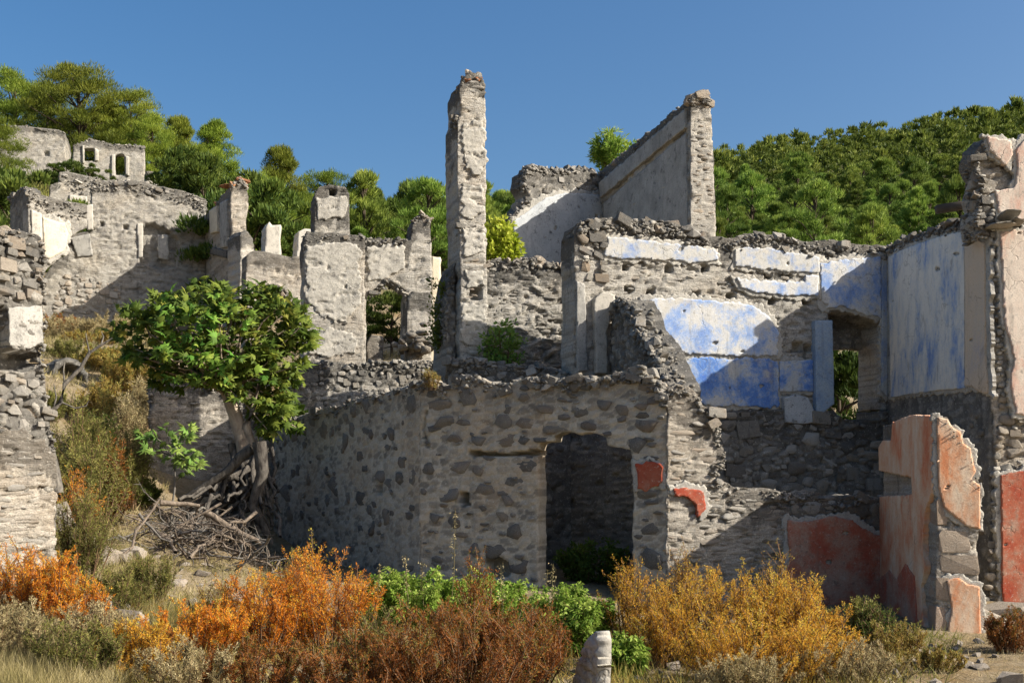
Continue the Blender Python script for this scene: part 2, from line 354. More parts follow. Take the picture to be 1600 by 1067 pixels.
def relief(style, U, Z, seed):
    """Front relief of a wall: (height towards the viewer, stone id, mortar mask)."""
    pit = sstep(.62, .72, fbm(U * 6, Z * 15, 4, seed + 31)) * .045
    wx = (fbm(U * 2.3, Z * 2.3, 3, seed) - .5); wz = (fbm(U * 1.7 + 9, Z * 1.7, 3, seed + 5) - .5)
    if style == 'rubble':
        f1, f2, rid = cells((U + wx * .2) / .17, (Z + wz * .15) / .10, seed)
        st = sstep(.10, .26, f2 - f1); h = .018 * st * (.35 + .65 * rid) + .018 * (fbm(U * 4, Z * 4, 4, seed + 9) - .5)
        return h - pit * PITS.get(style, 1), rid, 1 - st
    if style == 'roughrubble':
        f1, f2, rid = cells((U + wx * .25) / .17, (Z + wz * .25) / .12, seed)
        st = sstep(.02, .3, f2 - f1); h = .06 * st * (.2 + .8 * rid) + .07 * (fbm(U * 3.3, Z * 3.3, 5, seed + 9) - .5)
        return h - pit * PITS.get(style, 1), rid, 1 - st
    if style == 'course':
        f1, f2, rid = cells((U + wx * .6) / .24, (Z + wz * .12 + wx * .05) / .05, seed)
        st = sstep(.0, .35, f2 - f1); h = .017 * st * (.2 + .8 * rid) + .024 * (fbm(U * 3, Z * 5, 5, seed + 9) - .5)
        return h - pit * PITS.get(style, 1), rid, 1 - st
    if style == 'wavy':
        f1, f2, rid = cells((U + wx * .9) / .27, (Z + wz * .42 + wx * .12) / .072, seed)
        st = sstep(.0, .4, f2 - f1); h = .05 * st * (.1 + .9 * rid) + .05 * (fbm(U * 3, Z * 5, 5, seed + 9) - .5)
        return h - pit * PITS.get(style, 1), rid, 1 - st
    if style == 'far':
        f1, f2, rid = cells((U + wx * .5) / .3, (Z + wz * .15) / .10, seed)
        st = sstep(.0, .35, f2 - f1); h = .04 * st * (.2 + .8 * rid) + .045 * (fbm(U * 1.3, Z * 1.9, 5, seed + 9) - .5)
        return h - pit * PITS.get(style, 1), rid, 1 - st
    h = .014 * (fbm(U * 2.2, Z * 2.2, 5, seed) - .5)
    return h, fbm(U * 3, Z * 3, 3, seed), np.zeros(U.shape)
def wall(parent, fr, outline, mat, style='course', holes=(), recess=(), thick=.5, cell=2.9, rough=2.6, y0=0, name='wall', stain_h=.55, stain_lo=0., pxo=True, amp=1.0, back=None, sideamp=.05, fine=1.0):
    WSEED[0] += 7; seed = WSEED[0]
    pl = [fr.poly(outline) if pxo else outline]
    ys = (fr.A.y + fr.B.y) / 2; s = cell * ys / F
    polys = [roughen(p, s * 2.2 * fine, rough * ys / F, seed) for p in pl] + [roughen(fr.poly(h) if pxo else h, s * 2 * fine, rough * .5 * ys / F, seed + 3) for h in holes]
    o = polys[0]; u0, z0 = o.min(0) - s; u1, z1 = o.max(0) + s
    nu = int((u1 - u0) / s) + 2; nz = int((z1 - z0) / s) + 2
    gu = u0 + np.arange(nu) * s; gz = z0 + np.arange(nz) * s
    CU, CZ = np.meshgrid(gu[:-1] + s / 2, gz[:-1] + s / 2, indexing='ij')
    act = inside(polys, CU, CZ)
    VU, VZ = np.meshgrid(gu, gz, indexing='ij')
    cnt = np.zeros((nu, nz), int)
    for i in (0, 1):
        for j in (0, 1): cnt[i:nu - 1 + i, j:nz - 1 + j] += act
    bnd = (cnt > 0) & (cnt < 4)
    U, Z = VU.copy(), VZ.copy()
    _, bx, bz = nearest(polys, VU[bnd], VZ[bnd]); U[bnd] = bx; Z[bnd] = bz
    h, rid, jt = relief(style, U, Z, seed); h = h * amp
    y = -h + y0
    for rp, dep in recess:
        rp = roughen(fr.poly(rp) if pxo else rp, s * 2, rough * .6 * ys / F, seed + 5)
        y = np.where(inside([rp], U, Z), y + dep, y)
    # weathering strength: near the wall head
    top = np.full(nu, -1e9)
    for i in range(nu):
        k = np.where(cnt[i] > 0)[0]
        if len(k): top[i] = Z[i, k[-1]]
    stn = np.clip(1 - (top[:, None] - Z) / stain_h, 0, 1) + stain_lo
    vid = np.full((nu, nz), -1); used = cnt > 0; vid[used] = np.arange(used.sum()); n = used.sum()
    front = np.stack([U[used], y[used], Z[used]], 1)
    ai, aj = np.where(act)
    q = np.stack([vid[ai, aj], vid[ai + 1, aj], vid[ai + 1, aj + 1], vid[ai, aj + 1]], 1)
    # boundary edges, oriented as in their front quad
    e = np.concatenate([q[:, [0, 1]], q[:, [1, 2]], q[:, [2, 3]], q[:, [3, 0]]])
    key = e.min(1) * n + e.max(1); uq, inv, c = np.unique(key, return_inverse=True, return_counts=True)
    be = e[c[inv] == 1]
    seg = max(1, min(26, int(thick / max(.07, s * 1.5)))); bv = np.unique(be)
    rows = [None] * (seg + 1)
    lut = np.full(n, -1); lut[bv] = np.arange(len(bv))
    allco = [front]; off = n
    rowid = [np.where(lut >= 0, np.arange(n), -1)]
    nrm = np.zeros((n, 2))
    d = front[be[:, 1]][:, [0, 2]] - front[be[:, 0]][:, [0, 2]]; dn = np.stack([d[:, 1], -d[:, 0]], 1)
    np.add.at(nrm, be[:, 0], dn); np.add.at(nrm, be[:, 1], dn); nrm /= (np.linalg.norm(nrm, axis=1, keepdims=True) + 1e-9)
    arc = front[bv, 0] * .9 + front[bv, 2] * 1.1
    fb = front[bv]; bb = fb.copy(); bb[:, 1] = y0 + thick
    for k in range(1, seg + 1):
        t = k / seg; p = fb * (1 - t) + bb * t
        if thick > .12 and k < seg:
            dd = (fbm(arc * 6 + 3.3, np.full(len(bv), t * thick * 6), 4, seed + 21) - .6) * 2 * sideamp
            p = p + np.stack([nrm[bv, 0] * dd, 0 * dd, nrm[bv, 1] * dd], 1)
        allco.append(p); m = np.full(n, -1); m[bv] = off + np.arange(len(bv)); rowid.append(m); off += len(bv)
    sq = [np.stack([rowid[k][be[:, 1]], rowid[k][be[:, 0]], rowid[k + 1][be[:, 0]], rowid[k + 1][be[:, 1]]], 1) for k in range(seg)]
    quads = np.concatenate([q] + sq); tris = None; nback = 0
    if not (thick < .12 and parent is None):      # plain back face
        loops = [[Vector((p[0], p[1], 0)) for p in pl_] for pl_ in polys]; flat_ = np.array([(p[0], y0 + thick, p[1]) for pl_ in polys for p in pl_])
        tris = np.array(tessellate_polygon(loops)) + off; nback = len(flat_); allco.append(flat_)
    co = np.concatenate(allco)
    def ex(a): return np.concatenate([a[used]] + [a[used][bv]] * seg + [np.full(nback, .3)])
    me = mesh_np(name, co, quads, tris, attrs={'rnd': ex(rid), 'joint': ex(jt), 'stain': ex(stn)}, smooth=False)
    if style == 'plaster':
        sm = np.zeros(len(me.polygons), bool); sm[:len(q)] = True; me.polygons.foreach_set('use_smooth', sm)
    par = parent.location if parent else Vector((0, 0, 0))
    ob = link(name, me, mat, parent, fr.A - par if parent else fr.A, fr.rot)
    if parent: ob.location.z = -par.z
    ob['_fr'] = 0; del ob['_fr']
    return ob
def chips(outline, n, r0, r1, seed):
    """small losses where the plaster has fallen away"""
    r = random.Random(seed); xs = [p[0] for p in outline]; ys = [p[1] for p in outline]; out = []
    for _ in range(n * 6):
        x, y = r.uniform(min(xs), max(xs)), r.uniform(min(ys), max(ys)); q = r0 + (r1 - r0) * r.random() ** 2
        if len(out) >= n: break
        e = r.uniform(.5, 2.2); ring = [(x + q * e * math.cos(t) * r.uniform(.5, 1.4), y + q * math.sin(t) * r.uniform(.4, 1.4)) for t in np.arange(0, 6.2, .9)]
        if all(inside([outline], np.array([u]), np.array([v]))[0] for u, v in ring): out.append(ring)
    return out
def patch(w_, fr, outline, mat, proud=.05, rough=4.2, name='plaster_patch', label=None, thick=None, holes=None):
    if holes is None:
        ar = (max(p[0] for p in outline) - min(p[0] for p in outline)) * (max(p[1] for p in outline) - min(p[1] for p in outline))
        holes = chips(outline, int(min(3, ar / 5000)), 1.8, 5, int(ar)) if name == 'plaster_patch' else ()
    lime = mat == 'lime_render'
    o = wall(None, fr, outline, mat, 'course' if lime else 'plaster', thick=thick or proud + .02, y0=-proud, rough=rough, name=name, cell=2.2, holes=holes, fine=.55, amp=.75 if lime else 1)
    o.parent = w_; o.location = (0, 0, 0); o.rotation_euler = (0, 0, 0)
    ar = (max(p[0] for p in outline) - min(p[0] for p in outline)) * (max(p[1] for p in outline) - min(p[1] for p in outline))
    if name == 'plaster_patch' and mat not in ('lime_render', 'grey_plaster') and 1200 < ar and proud < .1:
        cx = sum(p[0] for p in outline) / len(outline); cy = sum(p[1] for p in outline) / len(outline)
        grow = [(cx + (x - cx) * (1 + 7 / max(12, abs(x - cx))) , cy + (y - cy) * (1 + 6 / max(12, abs(y - cy)))) for x, y in outline]
        u = wall(None, fr, grow, 'lime_render', 'plaster', thick=proud, y0=-(proud - .022), rough=7, name='undercoat', cell=2.2, fine=.5); u.parent = w_; u.location = (0, 0, 0); u.rotation_euler = (0, 0, 0)
    return o
def patch_on(w_, wfr, fr, outline, mat, proud=.05, rough=2.2, name='plaster_patch'):
    """a patch on another face (frame fr) of wall w_, which is placed in frame wfr"""
    o = wall(None, fr, outline, mat, 'plaster', thick=proud + .02, y0=-proud, rough=rough, name=name, cell=2.4, fine=.55)
    mw = Matrix.Translation(wfr.A) @ Matrix.Rotation(wfr.rot, 4, 'Z'); me = Matrix.Translation(fr.A) @ Matrix.Rotation(fr.rot, 4, 'Z')
    o.parent = w_; o.matrix_basis = mw.inverted() @ me
    return o
# stone prototypes: an irregular slab with a domed front (local -y), 40-odd triangles
def stone_proto(seed, n=7, flat=.75):
    r = random.Random(seed); ang = [(k + r.uniform(-.38, .38)) / n * 2 * math.pi for k in range(n)]
    rad = [r.uniform(.78, 1.08) for _ in ang]; sq = r.uniform(.1, .75); co = []
    tx, tz = r.uniform(-.25, .25), r.uniform(-.25, .25)
    def ring(k, y, j):
        for a, q in zip(ang, rad):
            c, s_ = math.cos(a), math.sin(a); e = q * k * (1 + sq * .55 * min(abs(c), abs(s_)))
            co.append((.5 * e * c, y + r.uniform(-j, j) + (tx * c + tz * s_) * (y < 0), .5 * e * s_))
    ring(.96, .5, .0); ring(1.0, -.22, .06); ring(flat, -.42, .07)
    co.append((r.uniform(-.15, .15), -.44, r.uniform(-.15, .15)))
    q = []; t = []
    for k in range(2):
        for i in range(n):
            j = (i + 1) % n; q.append((k * n + i, k * n + j, (k + 1) * n + j, (k + 1) * n + i))
    for i in range(n): t.append((2 * n + i, 2 * n + (i + 1) % n, 3 * n))
    return mesh_np('stone', co, q, t)
def chunk_mesh(seed, name='rock'):
    r = random.Random(seed); bm = bmesh.new()
    for _ in range(13):
        v = Vector((r.uniform(-1, 1), r.uniform(-1, 1), r.uniform(-1, 1))); m = max(abs(c) for c in v); v = v / m * r.uniform(.72, 1); v = v * (1 - .2 * max(0, v.length - 1)); bm.verts.new(v * .5)
    bmesh.ops.convex_hull(bm, input=bm.verts); bmesh.ops.delete(bm, geom=[v for v in bm.verts if not v.link_faces], context='VERTS')
    me = bpy.data.meshes.new(name); bm.to_mesh(me); bm.free(); return me
def block_mesh(seed, name='stone'):
    r = random.Random(seed); bm = bmesh.new(); dx, dy, dz = (r.uniform(.06, .16) for _ in range(3))
    for sx in (-1, 1):
        for sy in (-1, 1):
            for sz in (-1, 1):
                c = Vector((sx * .5, sy * .5, sz * .5)) * r.uniform(.86, 1.04)
                for k, d in enumerate((dx, dy, dz)):
                    v = c.copy(); v[k] -= (sx, sy, sz)[k] * d * r.uniform(.6, 1.5); bm.verts.new(v + Vector((r.uniform(-.02, .02), r.uniform(-.02, .02), r.uniform(-.02, .02))))
    bmesh.ops.convex_hull(bm, input=bm.verts); bmesh.ops.delete(bm, geom=[v for v in bm.verts if not v.link_faces], context='VERTS')
    me = bpy.data.meshes.new(name); bm.to_mesh(me); bm.free(); return me
PROTO = {}
def protos(mat):
    if mat not in PROTO:
        PROTO[mat] = [stone_proto(50 + k, rng.choice((6, 7, 8, 9)), flat=rng.uniform(.66, .9)) for k in range(12)] + [chunk_mesh(70 + k, 'stone') for k in range(9)] + [block_mesh(90 + k) for k in range(3)]
        for me in PROTO[mat]: me.materials.append(MATS[mat])
    return PROTO[mat]
def put_stone(w_, mat, u, y, z, sx, sy, sz, roll=0, r=rng, name='stone', chunk=False):
    o = bpy.data.objects.new(name, r.choice(protos(mat)[12:] if chunk else protos(mat)[:12])); COL.objects.link(o); o.parent = w_
    o.location = (u, y, z); o.scale = (sx, sy, sz); o.rotation_euler = (r.uniform(-.12, .12), roll, r.uniform(-.15, .15))
    return o
def stones(w_, fr, area, n, mats, smin=.07, smax=.3, asp=(1.1, 1.8), y0=0, proud=.02, avoid=(), seed=1, name='stone', gap=.9, chunk=None):
    """pack n stones into the area (photo pixels) of a wall face, big ones first"""
    r = random.Random(seed); pl = [fr.poly(area)]; av = [[fr.poly(a)] for a in avoid]
    a = np.array(pl[0]); lo, hi = a.min(0), a.max(0); done = []
    tries = 0; grid = {}
    sizes = sorted((smin + (smax - smin) * r.random() ** 2.2 for _ in range(n)), reverse=True)
    for s in sizes:
        for _ in range(40):
            u = r.uniform(lo[0], hi[0]); z = r.uniform(lo[1], hi[1])
            if not inside(pl, np.array([u]), np.array([z]))[0]: continue
            if any(inside(q, np.array([u]), np.array([z]))[0] for q in av): continue
            k = r.uniform(*asp); sx = s * math.sqrt(k); sz = s / math.sqrt(k)
            if not inside(pl, np.array([u - sx * .5, u + sx * .5, u, u]), np.array([z, z, z + sz * .45, z - sz * .45])).all(): continue
            if any(abs(u - U) < (sx + SX) * .5 * gap and abs(z - Zz) < (sz + SZ) * .5 * gap for U, Zz, SX, SZ in done): continue
            done.append((u, z, sx, sz))
            d = s * r.uniform(.35, .6)
            put_stone(w_, r.choice(mats), u, y0 + d * .5 - proud * r.uniform(.6, 1.5), z, sx, d, sz, r.uniform(-.15, .15), r, name, (proud >= .04 and r.random() < .75) if chunk is None else chunk)
            break
    return len(done)
def cap(w_, fr, line, n, mats=('cap_stone',), smin=.08, smax=.22, thick=.5, seed=1, y0=0, name='rubble_stone', flat=1.6, band=0.):
    """loose rubble along a broken wall head"""
    r = random.Random(seed); pts = [np.array(p) for p in fr.poly(line)]
    L = [np.hypot(*(b - a)) for a, b in zip(pts, pts[1:])]; T = sum(L)
    n = int(n * 1.35)
    def pick():
        for _ in range(12):
            d = r.uniform(0, T)
            if float(vnoise(d * 1.6, seed * 3.7, seed)) * 1.25 > r.random(): break
        return d
    for k in range(n):
        d = pick()
        for a, b, l in zip(pts, pts[1:], L):
            if d <= l: break
            d -= l
        p = a + (b - a) * (d / max(l, 1e-6)); s = smin * .5 + (smax * .85 - smin * .5) * r.random() ** 2.4
        put_stone(w_, r.choice(mats), p[0], y0 + r.uniform(-.04, thick * .7 if r.random() < .5 else .1), p[1] + r.uniform(-.6, .2) * s - r.random() * band, s * r.uniform(1, flat), s * r.uniform(.7, 1.1), s * r.uniform(.5, .85), r.uniform(-.5, .5), r, name, True)
    # crumbs of broken mortar and small rubble, too small to pick apart: one mesh
    if not CR: CR.extend(mesh_arrays(me) for me in protos('cap_stone')[12:21])
    m = n * 5; C = []; Q = []; A = []; nb = 0
    for k in range(m):
        d = pick()
        for a, b, l in zip(pts, pts[1:], L):
            if d <= l: break
            d -= l
        p = a + (b - a) * (d / max(l, 1e-6)); co, tr = CR[r.randrange(len(CR))]; e = smax * (.12 + .3 * r.random() ** 2)
        M = np.array(Matrix.Rotation(r.uniform(0, 6.28), 3, 'Z') @ Matrix.Rotation(r.uniform(0, 6.28), 3, 'X'))
        C.append((co @ M.T) * e * np.array([r.uniform(.8, 1.5), 1, r.uniform(.6, 1)]) + np.array([p[0], y0 + r.uniform(-.06, thick * .8 if r.random() < .5 else .08), p[1] + r.uniform(-.10, .03) - .08 * r.random() ** 2 - r.random() * band]))
        Q.append(tr + nb); nb += len(co); A.append(np.full(len(co), r.random()))
    me = mesh_np('crumbs', np.concatenate(C), tris=np.concatenate(Q), attrs={'rnd': np.concatenate(A)})
    o = link('crumbs', me, 'dark_rubble', w_); o['kind'] = 'stuff'
CR = []
def mesh_arrays(me):
    me.calc_loop_triangles(); c = np.zeros(len(me.vertices) * 3, np.float32); me.vertices.foreach_get('co', c)
    t = np.zeros(len(me.loop_triangles) * 3, np.int32); me.loop_triangles.foreach_get('vertices', t)
    return c.reshape(-1, 3), t.reshape(-1, 3)
def gather_excess(limit=290):
    """past the limit of alike stones on one thing the smallest are joined into one part"""
    per = {}
    for o in list(COL.objects):
        nm = o.name.split('.')[0]
        if nm in ('stone', 'rubble_stone') and o.parent:
            root = o
            while root.parent: root = root.parent
            per.setdefault((root.name, nm), []).append(o)
    for (rn, nm), L in per.items():
        if len(L) <= limit: continue
        L.sort(key=lambda o: -o.scale[0] * o.scale[2]); by = {}
        for o in L[limit:]: by.setdefault((o.parent, o.data.materials[0].name), []).append(o)
        for (w_, mn), os_ in by.items():
            C = []; Q = []; A = []; nb = 0
            for o in os_:
                co, t = mesh_arrays(o.data); M = np.array(o.matrix_basis)
                C.append(co @ M[:3, :3].T + M[:3, 3]); Q.append(t + nb); nb += len(co); A.append(np.full(len(co), rng.random()))
                bpy.data.objects.remove(o)
            x = link('small_stones', mesh_np('small_stones', np.concatenate(C), tris=np.concatenate(Q), attrs={'rnd': np.concatenate(A)}), 'course_stone' if mn != 'dark_stone' else 'dark_rubble', w_); x['kind'] = 'stuff'

#@@TERRAIN
# ------------------------------------------------------------------ terrain (the hill the village stands on)
YN = [0, 8, 11, 13, 15, 17, 18.3, 19.4, 21, 24, 30, 40, 60, 75, 90, 110, 150, 200, 260, 320, 420]
PROF = {
    -500: [.2, .4, .8, 1.1, 1.5, 2, 2.3, 2.6, 3, 4, 6.0, 8.5, 17, 22, 27, 29, 30, 30, 28, 25, 15],
    60:   [0, .25, .5, .95, 1.35, 1.9, 2.3, 2.6, 3.1, 4.0, 5.4, 7.2, 16.5, 21.5, 25.5, 28, 29, 29, 27, 25, 15],
    180:  [0, .15, .35, .6, .9, 1.1, 1.3, 1.6, 2.2, 3.5, 5.3, 7.2, 16, 20.5, 24, 26, 27, 27, 26, 24, 15],
    330:  [0, .1, .2, .35, .6, .8, .9, 1.1, 1.5, 3.2, 5.2, 7.2, 14, 18.5, 21.5, 23, 25, 26, 26, 24, 15],
    430:  [0, .05, .1, .2, .35, .5, .55, .6, 1.1, 3.8, 5.4, 7.4, 12.5, 16, 19, 22, 28, 30, 28, 24, 15],
    620:  [0, 0, .1, .2, .3, .4, .4, .5, 1.0, 4.1, 5.2, 7.4, 12.5, 15.5, 19, 24, 35, 38, 34, 28, 15],
    900:  [0, 0, 0, .1, .3, .4, .4, 3.4, 3.7, 4.2, 5.2, 7.4, 12.2, 15.5, 19, 24, 36, 46, 50, 44, 20],
    1000: [0, 0, 0, .1, .2, .3, .3, .4, 2.2, 3.0, 4.5, 7, 12, 15.2, 19, 25, 38, 52, 60, 55, 30],
    1300: [0, 0, 0, .05, .1, .2, .2, .3, .6, 2.3, 4.0, 6.5, 11.5, 15.2, 20, 27, 42, 58, 69.5, 66, 40],
    1600: [0, 0, 0, 0, .05, .1, .1, .2, .6, 2.2, 4.0, 6.5, 11.5, 16, 21, 29, 46, 62.5, 75, 72, 48],
    2300: [0, 0, 0, 0, .05, .1, .1, .2, .6, 2.2, 4.0, 6.5, 12, 17, 23, 32, 50, 68, 84, 80, 60],
}
PK = sorted(PROF); PT = np.array([PROF[k] for k in PK])
def gz_np(X, Y):
    X = np.asarray(X, float); Y = np.asarray(Y, float)
    px = HX + F * X / np.maximum(Y, 4.0); px = np.clip(px, PK[0], PK[-1])
    fi = np.interp(px, PK, np.arange(len(PK))); i0 = np.clip(np.floor(fi).astype(int), 0, len(PK) - 2); t = fi - i0; t = t * t * (3 - 2 * t)
    fy = np.interp(Y, YN, np.arange(len(YN))); j0 = np.clip(np.floor(fy).astype(int), 0, len(YN) - 2); v = fy - j0
    z = (PT[i0, j0] * (1 - v) + PT[i0, j0 + 1] * v) * (1 - t) + (PT[i0 + 1, j0] * (1 - v) + PT[i0 + 1, j0 + 1] * v) * t
    am = np.clip((Y - 5) / 8, .0, 1) * .16 + np.clip((Y - 40) / 60, 0, 1) * 1.2
    return z + (fbm(X * .6, Y * .6, 5, 3) - .5) * am
def gz(x, y): return float(gz_np(np.array([x]), np.array([y]))[0])
def ground_at(px, Y):
    x = (px - HX) / F * Y; return Vector((x, Y, gz(x, Y)))
xs = np.concatenate([-np.geomspace(420, 9.2, 70), np.arange(-9, 9.01, .11), np.geomspace(9.2, 420, 70)])
ysl = np.concatenate([np.linspace(-300, 4, 30), np.arange(4.2, 26, .14), np.geomspace(26.3, 420, 130)])
GX, GY = np.meshgrid(xs, ysl, indexing='ij'); GZ = gz_np(GX, GY)
a, b = GX.shape; idx = np.arange(a * b).reshape(a, b)
gq = np.stack([idx[:-1, :-1], idx[1:, :-1], idx[1:, 1:], idx[:-1, 1:]], -1).reshape(-1, 4)
g = link('ground', mesh_np('ground', np.stack([GX, GY, GZ], -1).reshape(-1, 3), gq, smooth=True), 'dry_earth'); g['kind'] = 'structure'

#@@WALLS
# ------------------------------------------------------------------ the near rubble house with the doorway
fL = Frame((428, 20.5), (657, 16.3)); fR = Frame((657, 16.3), (1045, 14.8)); fS = Frame((955, 18.2), (1046, 15.15))
T = thing('stone_house', 'roofless front house of dark rubble in grey mortar with a tall open doorway', 'ruined house', fR.at(0, .3))
oL = [(428, 980), (428, 668), (440, 655), (470, 650), (500, 640), (530, 634), (560, 622), (600, 614), (640, 603), (657, 598), (657, 980)]
wL = wall(T, fL, oL, 'rubble_mortar', 'rubble', thick=.5, recess=[([(588, 738), (596, 738), (597, 772), (589, 773)], .15), ([(510, 742), (515, 742), (516, 772), (510, 772)], .12)])
oR = [(656, 980), (656, 600), (664, 588), (676, 592), (684, 606), (700, 602), (716, 590), (745, 588), (770, 600), (800, 598), (830, 588), (870, 592), (905, 588), (940, 590), (965, 582),
      (988, 576), (1008, 578), (1018, 592), (1032, 596), (1040, 620), (1045, 700), (1046, 980), (990, 980), (989, 716), (986, 702), (950, 696), (946, 682), (925, 676), (880, 675), (868, 680), (866, 690), (844, 692), (841, 708), (842, 980)]
wR = wall(T, fR, oR, 'rubble_mortar', 'rubble', thick=.26,
          recess=[([(732, 703), (790, 709), (846, 702), (846, 712), (735, 713)], .3), ([(718, 770), (732, 768), (734, 788), (724, 792), (719, 786)], .3), ([(757, 874), (775, 868), (795, 878), (797, 898), (780, 905), (760, 900)], .35),
                  ([(664, 640), (668, 640), (664, 672), (670, 700), (665, 700), (659, 670)], .06)])
stones(wL, fL, oL, 45, ['dark_stone'], .2, .42, (.8, 1.5), seed=3, proud=.03, chunk=False)
stones(wL, fL, oL, 90, ['dark_stone'], .07, .19, (.8, 1.8), seed=13, proud=.03, chunk=False)
stones(wR, fR, oR, 50, ['dark_stone'], .17, .36, (1.1, 2.3), seed=4, proud=.03, chunk=False, avoid=[[(732, 700), (848, 700), (848, 716), (732, 716)], [(712, 762), (740, 762), (740, 798), (712, 798)], [(752, 864), (802, 864), (802, 908), (752, 908)], [(990, 718), (1040, 718), (1040, 772), (990, 772)]])
stones(wR, fR, oR, 115, ['dark_stone'], .05, .16, (1.3, 3.2), seed=14, proud=.03, chunk=False, avoid=[[(732, 700), (848, 700), (848, 716), (732, 716)], [(712, 762), (740, 762), (740, 798), (712, 798)], [(752, 864), (802, 864), (802, 908), (752, 908)], [(990, 718), (1040, 718), (1040, 772), (990, 772)]])
cap(wL, fL, oL[1:10], 60, ('cap_stone', 'dark_stone'), .07, .2, .45, 5)
cap(wR, fR, oR[1:20], 110, ('cap_stone', 'grey_stone', 'dark_stone'), .07, .24, .26, 6, band=.06)
patch(wR, fR, [(994, 724), (1020, 721), (1035, 727), (1037, 752), (1030, 760), (1024, 756), (1012, 768), (998, 764)], 'red_plaster', .045, 3)
oS = [(950, 980), (955, 640), (957, 492), (964, 468), (978, 470), (988, 486), (996, 512), (1010, 530), (1022, 548), (1034, 580), (1046, 604), (1046, 980)]
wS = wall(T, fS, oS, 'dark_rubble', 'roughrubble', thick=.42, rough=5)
stones(wS, fS, [(958, 620), (960, 490), (980, 490), (1000, 530), (1030, 590), (1030, 640)], 60, ['cap_stone', 'dark_stone'], .08, .24, seed=8)
cap(wS, fS, oS[2:11], 90, ('cap_stone', 'grey_stone'), .09, .27, .42, 9)
fI = Frame((780, 17.5), (893, 17.9)); fI2 = Frame((884, 18.0), (1020, 16.4))
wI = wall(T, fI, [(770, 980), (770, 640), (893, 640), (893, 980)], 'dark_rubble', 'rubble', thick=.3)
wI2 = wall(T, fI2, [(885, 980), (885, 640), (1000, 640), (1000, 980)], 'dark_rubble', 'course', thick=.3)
stones(wI, fI, [(800, 900), (800, 680), (885, 680), (885, 900)], 50, ['dark_stone'], .1, .25, seed=12)

# ------------------------------------------------------------------ low sunlit wall with red plaster, joined to the pillar
f2 = Frame((1046, 14.8), (1384, 15.6))
T = thing('broken_wall', 'low broken stone wall with faded red plaster running up to the red pillar', 'wall', f2.at(0, .1))
o2 = [(1042, 990), (1042, 608), (1058, 600), (1080, 606), (1092, 618), (1094, 634), (1120, 640), (1112, 654), (1124, 668), (1118, 684), (1130, 700), (1130, 722), (1108, 728), (1112, 744), (1128, 750),
      (1150, 762), (1180, 764), (1205, 764), (1236, 773), (1265, 768), (1300, 776), (1340, 772), (1384, 778), (1384, 1000)]
w2 = wall(T, f2, o2, 'pale_course', 'course', thick=.5, rough=3.5)
stones(w2, f2, o2, 170, ['grey_stone', 'warm_rock'], .05, .19, (2.0, 4.5), seed=21, proud=.012, avoid=[[(1225, 780), (1384, 780), (1384, 1000), (1225, 1000)], [(1045, 755), (1105, 755), (1105, 810), (1045, 810)]])
cap(w2, f2, o2[1:24], 120, ('cap_stone', 'grey_stone', 'warm_rock'), .06, .2, .45, 22, band=.05)
stones(w2, f2, [(1235, 778), (1384, 784), (1384, 812), (1225, 806)], 34, ['cap_stone', 'grey_stone'], .1, .26, seed=23)
patch(w2, f2, [(1050, 764), (1068, 761), (1097, 768), (1101, 795), (1088, 808), (1084, 786), (1072, 776), (1054, 775)], 'red_plaster', .05, 2.4)
patch(w2, f2, [(1228, 812), (1262, 815), (1300, 806), (1330, 812), (1345, 826), (1378, 838), (1384, 1000), (1215, 1000), (1200, 930), (1232, 880)], 'dull_red_plaster', .05, 3)

# ------------------------------------------------------------------ the red pillar (a thick wall end)
f3L = Frame((1380, 15.55), (1462, 13.2)); pB = f3L.B; f3 = Frame((pB.x, pB.y), (pB.x + f3L.N.x * .52, pB.y + f3L.N.y * .52), world=True)
T = thing('plaster_pillar', 'thick broken pillar with peeling orange red plaster in front at the right', 'pillar', f3.at(.2, 0))
o3 = [(1462, 1050), (1462, 648), (1480, 652), (1486, 666), (1498, 672), (1501, 690), (1514, 698), (1517, 720), (1520, 734), (1528, 742), (1529, 756), (1527, 860), (1531, 1050)]
w3 = wall(T, f3, o3, 'pale_course', 'course', thick=2.35, rough=2)
patch(w3, f3, [(1463, 651), (1479, 655), (1487, 668), (1499, 674), (1503, 691), (1515, 700), (1519, 722), (1523, 736), (1516, 748), (1529, 757), (1530, 826), (1510, 822), (1492, 808), (1474, 792), (1465, 760)], 'orange_plaster', .04, 1.2)
patch(w3, f3, [(1478, 906), (1496, 902), (1510, 912), (1529, 916), (1532, 1040), (1474, 1040), (1480, 985), (1486, 950)], 'orange_plaster', .04, 1.2)
patch_on(w3, f3, f3L, [(1381, 1040), (1381, 905), (1396, 890), (1408, 905), (1422, 880), (1436, 900), (1440, 960), (1448, 995), (1448, 1040)], 'dull_red_plaster', .062, 2.2)
patch_on(w3, f3, f3L, [(1381, 1040), (1380, 776), (1432, 772), (1430, 745), (1400, 740), (1379, 735), (1378, 700), (1384, 688), (1398, 688), (1400, 660), (1418, 652), (1440, 648), (1462, 650), (1462, 770), (1452, 800), (1448, 850), (1452, 885), (1446, 915), (1448, 960), (1456, 990), (1462, 1010), (1462, 1040)], 'faded_red_plaster', .05, 2.2)
for k, (x, y, sx, sz) in enumerate([(1492, 846, .36, .26), (1497, 882, .44, .22), (1514, 784, .17, .24), (1471, 800, .12, .3), (1472, 920, .16, .26), (1470, 970, .14, .34)]):
    u, z = f3.uz(x, y); o = put_stone(w3, 'tan_block', u, .125, z, sx, .3, sz); o.data = PROTO['tan_block'][21 + k % 3]; o.rotation_euler = (0, 0, 0)
cap(w3, f3, [(1462, 656), (1478, 660), (1495, 680)], 14, ('cap_stone', 'warm_rock'), .04, .09, 2.2, 31)
